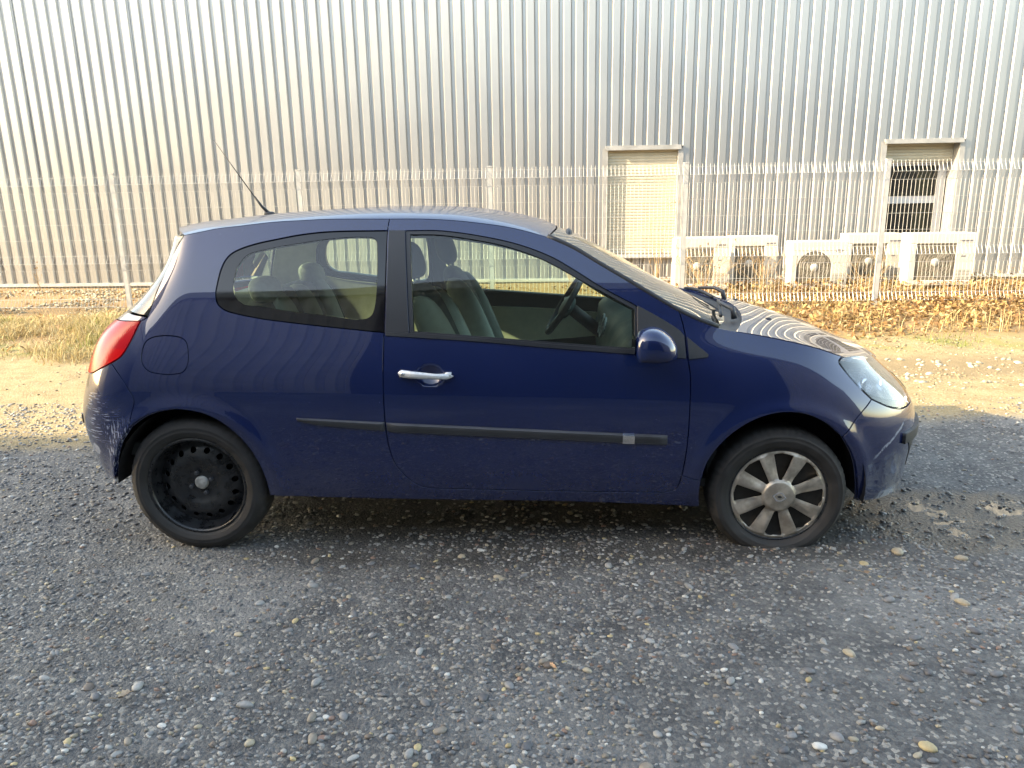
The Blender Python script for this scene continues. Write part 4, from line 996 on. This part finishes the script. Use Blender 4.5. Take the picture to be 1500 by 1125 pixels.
# ---- roof, windscreen, bonnet as crowned sheets between the two sides
def crown(name, E, Cn, mat, parent, px=2.2, pz=2.6, ns=40, nv=36, off=0., thick=.012, inset_=.002, yw=None):
    e = spl(E, .02); c = spl(Cn, .02); t = np.linspace(0,1,ns)
    def rs(A):
        s = np.linspace(0,1,len(A)); return np.stack([np.interp(t,s,A[:,0]),np.interp(t,s,A[:,1])],1)
    e, c = rs(e), rs(c); ye = W(e[:,0],e[:,1])-inset_
    if yw is not None: ye = ye*yw
    v = np.sin(np.linspace(-1,1,nv)*math.pi/2*.985)/math.sin(math.pi/2*.985)
    w = np.abs(v)
    X = c[:,0][:,None]+(e[:,0]-c[:,0])[:,None]*w[None]**px; Y = ye[:,None]*v[None]; Z = c[:,1][:,None]+(e[:,1]-c[:,1])[:,None]*w[None]**pz
    P = np.stack([X,Y,Z],2)
    du = np.gradient(P,axis=0); dv = np.gradient(P,axis=1); n = np.cross(du,dv); n /= np.linalg.norm(n,axis=2)[...,None]
    n *= np.where(n[...,2:3] < 0, -1, 1); P = P+n*off
    V = P.reshape(-1,3); ix = np.arange(ns*nv).reshape(ns,nv); F = []
    up_ = np.cross(P[1,0]-P[0,0], P[0,1]-P[0,0])[2] > 0
    for i in range(ns-1):
        for k in range(nv-1):
            f = (ix[i,k],ix[i+1,k],ix[i+1,k+1],ix[i,k+1]); F.append(f if up_ else f[::-1])
    b = np.concatenate([ix[:,0],ix[-1,1:],ix[::-1,-1][1:],ix[0,::-1][1:-1]])
    nb = len(b); V2 = V[b]; n2 = n.reshape(-1,3)[b]; m0 = len(V)
    V = np.vstack([V, V2, V2-n2*thick]); NN = np.vstack([n.reshape(-1,3), n2, n2])
    for i in range(nb):
        j = (i+1)%nb; F.append((m0+i,m0+j,m0+nb+j,m0+nb+i))
    me = mesh(name, V, F, mat, True); return obj(name, me, parent)
ROOF_E = GUT_R + GUT_D[1:7]
ROOF_C = [(-1.53,1.438),(-1.43,1.458),(-1.296,1.470),(-1.11,1.488),(-.837,1.505),(-.552,1.513),(-.271,1.509),(-.086,1.497),(.147,1.461),(.285,1.425),(.335,1.403)]
roof = crown('roof', ROOF_E, ROOF_C, M_['paint_roof'], car, 2.0, 5.2, 60, 60, thick=.02)
crown('headliner', [(p_[0],p_[1]-.035) for p_ in ROOF_E], [(p_[0],p_[1]-.04) for p_ in ROOF_C], M_['headliner'], roof, 2, 3.2, 30, 20, thick=.005)
WS_E = GUT_D[6:] + GUT_F[1:3]
WS_C = [(.345,1.404),(.48,1.343),(.658,1.253),(.834,1.152),(.987,1.073),(1.06,1.036),(1.16,.990)]
wsn = crown('windscreen', WS_E, WS_C, M_['glass_ws'], car, 2.0, 2.4, 40, 36, off=-.004, thick=.006, inset_=.022)
for s in (1,-1):
    mb = MB(); pts = [(x_, s*(float(W(x_,z_))-.010), z_+.002) for x_, z_ in spl(WS_E, .04)]; mb.tube(pts, .013, 6); mb.build('windscreen_seal', M_['plastic'], wsn, True)
HD_E = [(1.085,.992)] + GUT_F[4:8] + [(1.549,.872)]
HD_C = [(1.235,1.000),(1.416,.962),(1.611,.899),(1.794,.826),(1.885,.790),(1.935,.762)]
hood = crown('bonnet', HD_E, HD_C, BP, car, 2.0, 2.5, 46, 40, off=.002, thick=.02, inset_=.0)
for yy in (-.33,.33):
    mb = MB(); mb.blob((1.335, yy, .972), (.016,.014,.010), 2.4, 6); mb.build('washer_nozzle', BM, hood, True)
crown('scuttle', [(.985,1.006),(1.02,.996),(1.088,.984)], [(1.13,.988),(1.17,.968),(1.24,.978)], BM, car, 2.0, 2.4, 10, 30, thick=.02, inset_=.012)
# wipers lying along the foot of the glass
def wsp(x, y, dz=0.):
    return (x, y, dz)
for (x0,y0,x1,y1,zz) in ((1.075,-.50,1.165,-.02,1.02),(1.165,.12,1.09,.52,1.02)):
    wp = empty('wiper'); wp.parent = car
    pts = [(x0+(x1-x0)*t, y0+(y1-y0)*t, zz+.012*math.sin(math.pi*t)) for t in np.linspace(0,1,8)]
    MB().tube(pts, .009, 6).build('blade', BM, wp, True)
    MB().tube([(x0+.085,y0+.10,.990),(x0+.075,y0+.10,1.035),(x0+.04,y0+.16,1.050),((x0+x1)/2,(y0+y1)/2,1.045)], [.014,.012,.009,.007], 8).build('arm', M_['strip'], wp, True)
# aerial
an = empty('aerial', (-1.142,0,1.478)); an.parent = car
MB().blob((0,0,.008),(.030,.018,.014),2.4,8).build('base', BM, an, True)
MB().tube([(0,0,.012),(-.035,0,.045),(-.07,0,.096)], [.0085,.0070,.0055], 8).build('sleeve', BM, an, True)
MB().tube([(-.07,0,.096),(-.252,0,.377)], [.0028,.0020], 6).build('rod', BM, an, True)
# ---- wheels
def tyre_prof(R0):
    if R0 > .305: return [(.214,-.760),(.219,-.800),(.227,-.817),(.237,-.8235),(.239,-.8255),(.255,-.828),(.257,-.8295),(.263,-.829),(.272,-.8255),(.274,-.827),(.281,-.823),(R0-.018,-.812),(R0-.006,-.800),(R0-.001,-.785),(R0,-.735),(R0-.001,-.685),(R0-.006,-.670),(R0-.018,-.658),(.262,-.645),(.225,-.655),(.214,-.70)]
    return [(.200,-.760),(.205,-.800),(.212,-.815),(.225,-.8225),(.227,-.8245),(.246,-.827),(.248,-.8285),(.255,-.828),(.266,-.8245),(.268,-.826),(.273,-.822),(R0-.018,-.812),(R0-.006,-.800),(R0-.001,-.785),(R0,-.735),(R0-.001,-.685),(R0-.006,-.670),(R0-.018,-.658),(.255,-.645),(.215,-.655),(.200,-.70)]
def tyre(name, R0, parent, flat=0., drop=0.):
    prof = tyre_prof(R0); n = 224; V = []; F = []
    for ip, (r, y) in enumerate(prof):
        for k in range(n):
            a_ = 2*math.pi*k/n; rr = r
            m_ = len(prof)-16
            if 6+m_ <= ip <= 8+m_ or 10+m_ <= ip <= 12+m_: rr -= .0035 if k % 4 == 0 else 0
            x_, z_ = rr*math.cos(a_), rr*math.sin(a_); yy = y
            if flat and z_ < -flat:
                over = -flat - z_; 
                q = min(1, over/.03)
                z_ = -flat - .06*over
                x_ *= 1 + .5*over
            if flat and z_ < -.14 and .212 < r < R0-.004:      # the sidewall bulges above the flat tread
                b = max(0, (-z_-.14)/(flat-.14)); side = -1 if y < -.735 else 1
                yy += side*.034*math.sin(min(1,b)*math.pi*.75)*max(0, 1-abs(x_)/.20)
            V.append((x_, yy+.735, z_))
    for i in range(len(prof)-1):
        for k in range(n): F.append((i*n+k,(i+1)*n+k,(i+1)*n+(k+1)%n,i*n+(k+1)%n))
    o = MB().add(V,F).build(name, M_['rubber'], parent, True)
    mb = MB()
    for yy in (-.03,0,.03): mb.lathe([(R0+.0006,yy-.004),(R0-.006,yy-.003),(R0-.006,yy+.003),(R0+.0006,yy+.004)], 60)
    return o
def polar_map(yf):
    return lambda a_, b_: np.stack([a_, yf(np.hypot(a_,b_)), b_], -1)
def circ(cx, cz, r, n=20, ph=0.): return [(cx+r*math.cos(2*math.pi*i/n+ph), cz+r*math.sin(2*math.pi*i/n+ph)) for i in range(n+1)]
def flatpanel(name, mapf, segs, mat, parent, holes=(), step=.02, ds=.006, depth=.006):
    # a disc-like part around the wheel axis, outward is -y
    V, F, NN = panel_disc(mapf, segs, holes, step, ds, depth)
    return obj(name, mesh(name, V, F, mat, True, NN), parent)
def panel_disc(mapf, segs, holes, step, ds, depth):
    global nrm
    keep = nrm
    def nd(m, U):
        e = 8e-4; a_, b_ = U[:,0], U[:,1]
        n = np.cross(m(a_+e,b_)-m(a_-e,b_), m(a_,b_+e)-m(a_,b_-e)); n /= np.linalg.norm(n,axis=1)[:,None]+1e-12
        return n*np.where(n[:,1] > 0, -1, 1)[:,None]
    nrm = nd
    r = panel('x', mapf, segs, None, None, holes=holes, step=step, ds=ds, gap=0, flange=depth, lip=0, raw=True)
    nrm = keep; return r
def wheel_base(loc, R0, flat=0.):
    w = empty('wheel', loc); w.parent = car
    tyre('tyre', R0, w, flat); return w
# rear wheel: black steel rim with round vents
rw = wheel_base((-1.2875,-.735,.313), .317)
MB().lathe([(.230,-.078),(.224,-.084),(.216,-.083),(.211,-.070),(.206,-.040),(.193,-.018)], 72).build('rim_flange', M_['steel'], rw, True)
yd = lambda r: np.interp(r, [0,.058,.080,.102,.130,.162,.188,.198], [-.030,-.030,-.034,-.046,-.050,-.038,-.022,-.016])
rs_ = np.linspace(0,.205,75); ysm = gsm(yd(rs_), 2.5, 0); yds = lambda r: np.interp(r, rs_, ysm)
holes = [[circ(.160*math.cos(2*math.pi*k/16+.12), .160*math.sin(2*math.pi*k/16+.12), .0145, 14)] for k in range(16)]
flatpanel('disc', polar_map(yds), [circ(0,0,.197,72)], M_['steel'], rw, holes, .012, .006, .004)
MB().lathe([(0,-.046),(.020,-.045),(.028,-.042),(.031,-.036),(.031,-.020)], 28).build('centre_cap', M_['capgrey'], rw, True)
for k in range(4):
    a_ = math.pi/2*k+.35; MB().lathe([(0,-.048),(.006,-.048),(.0095,-.046),(.0105,-.030)], 6, (.050*math.cos(a_),0,.050*math.sin(a_))).build('bolt', M_['strip'], rw)
MB().lathe([(.0,.02),(.195,.02),(.198,-.01)], 40).build('brake_drum', M_['under'], rw, True)
# front wheel: silver eight-spoke cover, tyre without air
fw = wheel_base((1.2920,-.735,.281), .298, .2315)
MB().lathe([(.214,-.078),(.208,-.081),(.203,-.076),(.200,-.06)], 72).build('rim_flange', M_['steel'], fw, True)
yh = lambda r: np.interp(r, [0,.05,.068,.075,.10,.16,.19,.205], [-.090,-.089,-.087,-.082,-.083,-.084,-.082,-.074])
hs_ = []
for k in range(8):
    a_ = math.pi/4*k + R(41.5); w0, w1 = R(10.5), R(12.6)
    q = [(.073*math.cos(a_-w0*.55),.073*math.sin(a_-w0*.55)), (.186*math.cos(a_-w1),.186*math.sin(a_-w1))]
    arc = [(.190*math.cos(a_+w1*t),.190*math.sin(a_+w1*t)) for t in (-.9,-.4,0,.4,.9)]
    q2 = [(.186*math.cos(a_+w1),.186*math.sin(a_+w1)), (.073*math.cos(a_+w0*.55),.073*math.sin(a_+w0*.55))]
    hs_.append([q, [q[1]]+arc+[q2[0]], q2, [q2[1], q[0]]])
def ytwist(a_, b_):
    r = np.hypot(a_,b_); th = np.arctan2(b_,a_)-R(41.5)-math.pi/8; t = np.mod(th+math.pi/8, math.pi/4)-math.pi/8
    s = np.clip((r-.07)/.03,0,1)*np.clip((.196-r)/.01,0,1)
    return np.stack([a_, yh(r) - s*(.010*np.sign(t)*np.minimum(np.abs(t)/R(7),1)*.5 - .004*(np.abs(t)/R(11))**2) - .006*s*np.exp(-(t/R(5))**2)*0, b_], -1)
hc = flatpanel('hubcap', ytwist, [circ(0,0,.206,80)], M_['silver'], fw, hs_, .008, .005, .016)
MB().lathe([(.204,-.071),(.19,-.058),(.12,-.055),(.05,-.060)], 60).build('hubcap_back', M_['silver_dark'], fw, True)
MB().lathe([(0,-.0965),(.030,-.096),(.060,-.0935),(.0685,-.090),(.0695,-.086)], 48).build('hub_disc', M_['silver'], fw, True)
# diamond emblem
mb = MB()
def dia(w_, h_, c_): return [(-w_,0),(-c_,h_),(c_,h_),(w_,0),(c_,-h_),(-c_,-h_)]
A_, B_ = dia(.031,.021,.010), dia(.0235,.0148,.0065); 
th = R(-12); rot = lambda p_: (p_[0]*math.cos(th)-p_[1]*math.sin(th), p_[0]*math.sin(th)+p_[1]*math.cos(th))
for Lo, Li in ((A_, B_),):
    V = [(*[rot(p_)[0]], -.0985, rot(p_)[1]) for p_ in Lo] + [(rot(p_)[0], -.0985, rot(p_)[1]) for p_ in Li] + [(rot(p_)[0], -.094, rot(p_)[1]) for p_ in Lo]
    mb.add(V, [(i,(i+1)%6,6+(i+1)%6,6+i) for i in range(6)] + [(i,12+i,12+(i+1)%6,(i+1)%6) for i in range(6)])
mb.build('emblem', M_['chrome'], fw)
mb = MB(); V = [(rot(p_)[0], -.0975, rot(p_)[1]) for p_ in B_]; mb.add(V, [tuple(range(6))]); V2 = [(rot(p_)[0], -.0982, rot(p_)[1]) for p_ in dia(.011,.0055,.0045)]
mb.build('emblem_field', M_['silver'], fw)
mb = MB(); mb.add(V2, [tuple(range(6))]); mb.build('emblem_core', M_['plastic'], fw)
MB().lathe([(.0,.02),(.195,.02),(.198,-.01)], 40).build('brake_disc', M_['under'], fw, True)
# far wheels
for w_, x_ in ((rw,-1.2875),(fw,1.292)):
    c = w_.copy(); COL.objects.link(c); c.scale = (1,-1,1); c.location = (x_, .735, w_.location.z)
    for ch in w_.children: d = ch.copy(); COL.objects.link(d); d.parent = c
# wheel wells and underside
for cx, r_ in ((-1.2875,.375),(1.295,.37)):
    for s in (-1,1):
        V = []; F = []; n = 30; A0, A1 = (-.16, math.pi+.1) if cx > 0 else (-.08, math.pi-.05)
        for i in range(n+1):
            a_ = A0+(A1-A0)*i/n
            for yy in (.80,.52): V.append((cx+r_*math.cos(a_), s*yy, .30+r_*math.sin(a_)))
        for i in range(n): F.append((2*i,2*i+1,2*i+3,2*i+2))
        k0 = len(V); V += [(cx+r_*math.cos(A0+(A1-A0)*i/n), s*.52, .30+r_*math.sin(A0+(A1-A0)*i/n)) for i in range(n+1)]; F.append(tuple(range(k0,k0+n+1)))
        MB().add(V,F).build('wheel_well', M_['liner'], car, False)
mb = MB(); mb.box(-.90,.90,-.56,.56,.16,.25); mb.box(-.95,.95,-.74,.74,.24,.30); mb.box(-1.80,-1.66,-.62,.62,.30,.36); mb.box(1.66,1.84,-.5,.5,.23,.28); mb.box(-1.7,1.7,-.5,.5,.20,.30); mb.build('underbody', M_['under'], car)  # lowest box is added below the floor to block light under the car
mb = MB(); mb.tube([(-1.2875,-.7,.30),(-1.2875,.7,.30)], .03, 8); mb.tube([(1.292,-.7,.28),(1.292,.7,.28)], .025, 8); mb.build('axles', M_['under'], car, True)
# ---- cabin
cab = M_['seat_dark']
panel('inner_trim', S_map, [[(p_[0],p_[1]-.02) for p_ in GUT_R], [(-.393,1.452),(-.399,1.423)], QW, [(-.402,1.004),(-.405,.5)], [(-.405,.5),(-1.30,.70)], [(-1.30,.70),(-1.43,1.072)], [(-1.43,1.072),(-1.385,1.222),(-1.335,1.340),(-1.31,1.395)]], M_['trim'], bs, offset=-.040, gap=-.012, flange=.004, lip=0, step=.04)
dcard = [[(p_[0],p_[1]-.012) for p_ in GUT_D], [(.848,1.066),(.86,.95),(.86,.38)], [(.86,.38),(-.30,.38)], [(-.30,.38),(-.395,.6),(-.393,1.460)]]
panel('door_card', S_map, dcard, cab, dr, holes=[dw_segs], offset=-.042, gap=-.014, flange=.004, lip=0, step=.04)
panel('card_insert', S_map, [[(-.33,.905),(.2,.885),(.62,.85)], [(.62,.85),(.70,.70)], [(.70,.70),(.1,.66),(-.30,.68)], [(-.30,.68),(-.33,.905)]], M_['trim'], dr, offset=-.052, gap=0, flange=-.008, lip=0, step=.04)
for o in (bs, dr, fd, tl): far(o)
fh = hl.copy(); COL.objects.link(fh); fh.scale = (1,-1,1)
for ch in hl.children: d = ch.copy(); COL.objects.link(d); d.parent = fh
mb = MB(); mb.box(-1.0,1.0,-.72,.72,.285,.32); mb.box(-1.75,-1.0,-.70,.70,.42,.48); mb.box(1.0,1.04,-.72,.72,.3,.93); mb.build('floor', cab, car)
def seat(y, name, x=0.):
    s = empty(name, (x, y, 0)); s.parent = car
    MB().blob((.10,0,.52),(.27,.24,.095),3.4,12).build('cushion', M_['seat'], s, True)
    # backrest leaning back, with raised bolsters
    mb = MB(); mb.blob((-.195,0,.86),(.070,.20,.315),3.2,14,shear=(-.40,0)); mb.build('backrest', M_['seat_dark'], s, True)
    for q in (-1,1):
        MB().blob((-.165,q*.185,.84),(.085,.052,.29),2.8,12,shear=(-.40,0)).build('bolster', M_['seat'], s, True)
    for q in (-.06,.06): MB().tube([(-.315,q,1.12),(-.335,q,1.22)], .007, 8).build('headrest_rod', M_['chrome'], s, True)
    MB().blob((-.345,0,1.275),(.052,.135,.085),2.7,12,shear=(-.25,0)).build('headrest', M_['seat_dark'], s, True)
seat(-.37, 'front_seat', .0); seat(.37, 'front_seat', .06)
rs2 = empty('rear_bench'); rs2.parent = car
MB().blob((-.72,0,.58),(.26,.62,.10),4.5,14).build('cushion', M_['seat_dark'], rs2, True)
MB().blob((-.995,0,.85),(.075,.60,.27),4.5,14,shear=(-.32,0)).build('backrest', M_['seat_dark'], rs2, True)
for y in (-.32,.0,.32):
    MB().blob((-.965,y,.90),(.062,.12,.225),3,12,shear=(-.32,0)).build('bolster', M_['seat'], rs2, True)
for y in (-.36,.36): MB().blob((-1.06,y,1.14),(.055,.135,.065),2.6,12,shear=(-.2,0)).build('headrest', M_['seat'], rs2, True)
mb = MB(); mb.box(-1.55,-1.10,-.62,.62,1.02,1.035); mb.build('parcel_shelf', M_['seat_dark'], car)
# dashboard
prof = [(.60,.42),(.585,.62),(.575,.76),(.60,.86),(.640,.925),(.70,.965),(.80,.990),(.95,.985),(1.04,.965),(1.04,.42)]
pp = [tuple(p_) for p_ in spl(prof, .03)]
db = MB(); V = []; F = []; ny = 26; n = len(pp)
for j in range(ny):
    y = -.735+1.47*j/(ny-1)
    for (x_, z_) in pp:
        e = max(0, abs(y)-.60)/.14; hump = .035*math.exp(-((y-.37)/.17)**4); fr = max(0, min(1, (z_-.80)/.12))
        V.append((x_+.03*e-.05*math.exp(-((y-.37)/.2)**4)*fr, y, z_+hump*fr-.02*e*fr))
for j in range(ny-1):
    for k in range(n-1): F.append((j*n+k,j*n+k+1,(j+1)*n+k+1,(j+1)*n+k))
dash = MB().add(V,F).build('dashboard', M_['dash'], car, True)
for (x_, y, z_, r_) in ((.585,-.10,.90,.048),(.585,.02,.90,.048),(.605,-.60,.845,.050),(.605,.60,.845,.050)):
    n = 24; c = Vector((x_, y, z_))
    ring = [c+Vector((-.012-.35*r_*math.sin(2*math.pi*i/n)*0+.30*r_*math.sin(2*math.pi*i/n), r_*math.cos(2*math.pi*i/n), r_*math.sin(2*math.pi*i/n))) for i in range(n+1)]
    vent = MB().tube(ring, .006, 6, False).build('vent_ring', M_['ventgrey'], dash, True)
    mb = MB()
    for q in (-.6,-.2,.2,.6): mb.box(x_-.014+.3*r_*q, x_-.002+.3*r_*q, y-r_*.9*math.sqrt(1-q*q), y+r_*.9*math.sqrt(1-q*q), z_+q*r_-.003, z_+q*r_+.003)
    mb.build('vent_slats', M_['plastic'], dash)
mb = MB(); mb.box(.25,.95,-.12,.12,.32,.60); bevel(mb.build('centre_console', M_['dash'], car), .02, 2)
MB().tube([(.36,0,.58),(.33,0,.70),(.32,0,.76)], [.012,.010,.022], 10).build('gear_lever', M_['plastic'], car, True)
st = empty('steering_wheel', (.385,.36,.952)); st.parent = car; st.rotation_euler = (0, R(32.), 0)
n = 40; MB().tube([(0,.183*math.cos(2*math.pi*i/n),.183*math.sin(2*math.pi*i/n)) for i in range(n+1)], .0165, 10, False).build('wheel_rim', M_['plastic'], st, True)
MB().blob((.02,0,-.005),(.035,.075,.068),2.6,10).build('hub', M_['dash'], st, True)
for a_ in (R(5),R(175),R(250),R(290)): MB().tube([(.02,.06*math.cos(a_),.06*math.sin(a_)),(.004,.178*math.cos(a_),.178*math.sin(a_))], [.018,.013], 8).build('spoke', M_['ventgrey'], st, True)
MB().tube([(.03,0,0),(.30,0,-.03)], .035, 12).build('column', M_['plastic'], st, True)
MB().blob((.40,0,1.36),(.018,.11,.033),2.6,8).build('interior_mirror', M_['plastic'], wsn, True)

for q in (-1,1):
    sb = MB(); sb.add([(-.375,q*.615,1.33),(-.335,q*.615,1.33),(-.285,q*.66,.62),(-.325,q*.66,.62),(-.375,q*.620,1.33),(-.335,q*.620,1.33),(-.285,q*.665,.62),(-.325,q*.665,.62)], [(0,1,2,3),(7,6,5,4),(0,3,7,4),(1,5,6,2)]); sb.build('seat_belt', M_['strip'], car)
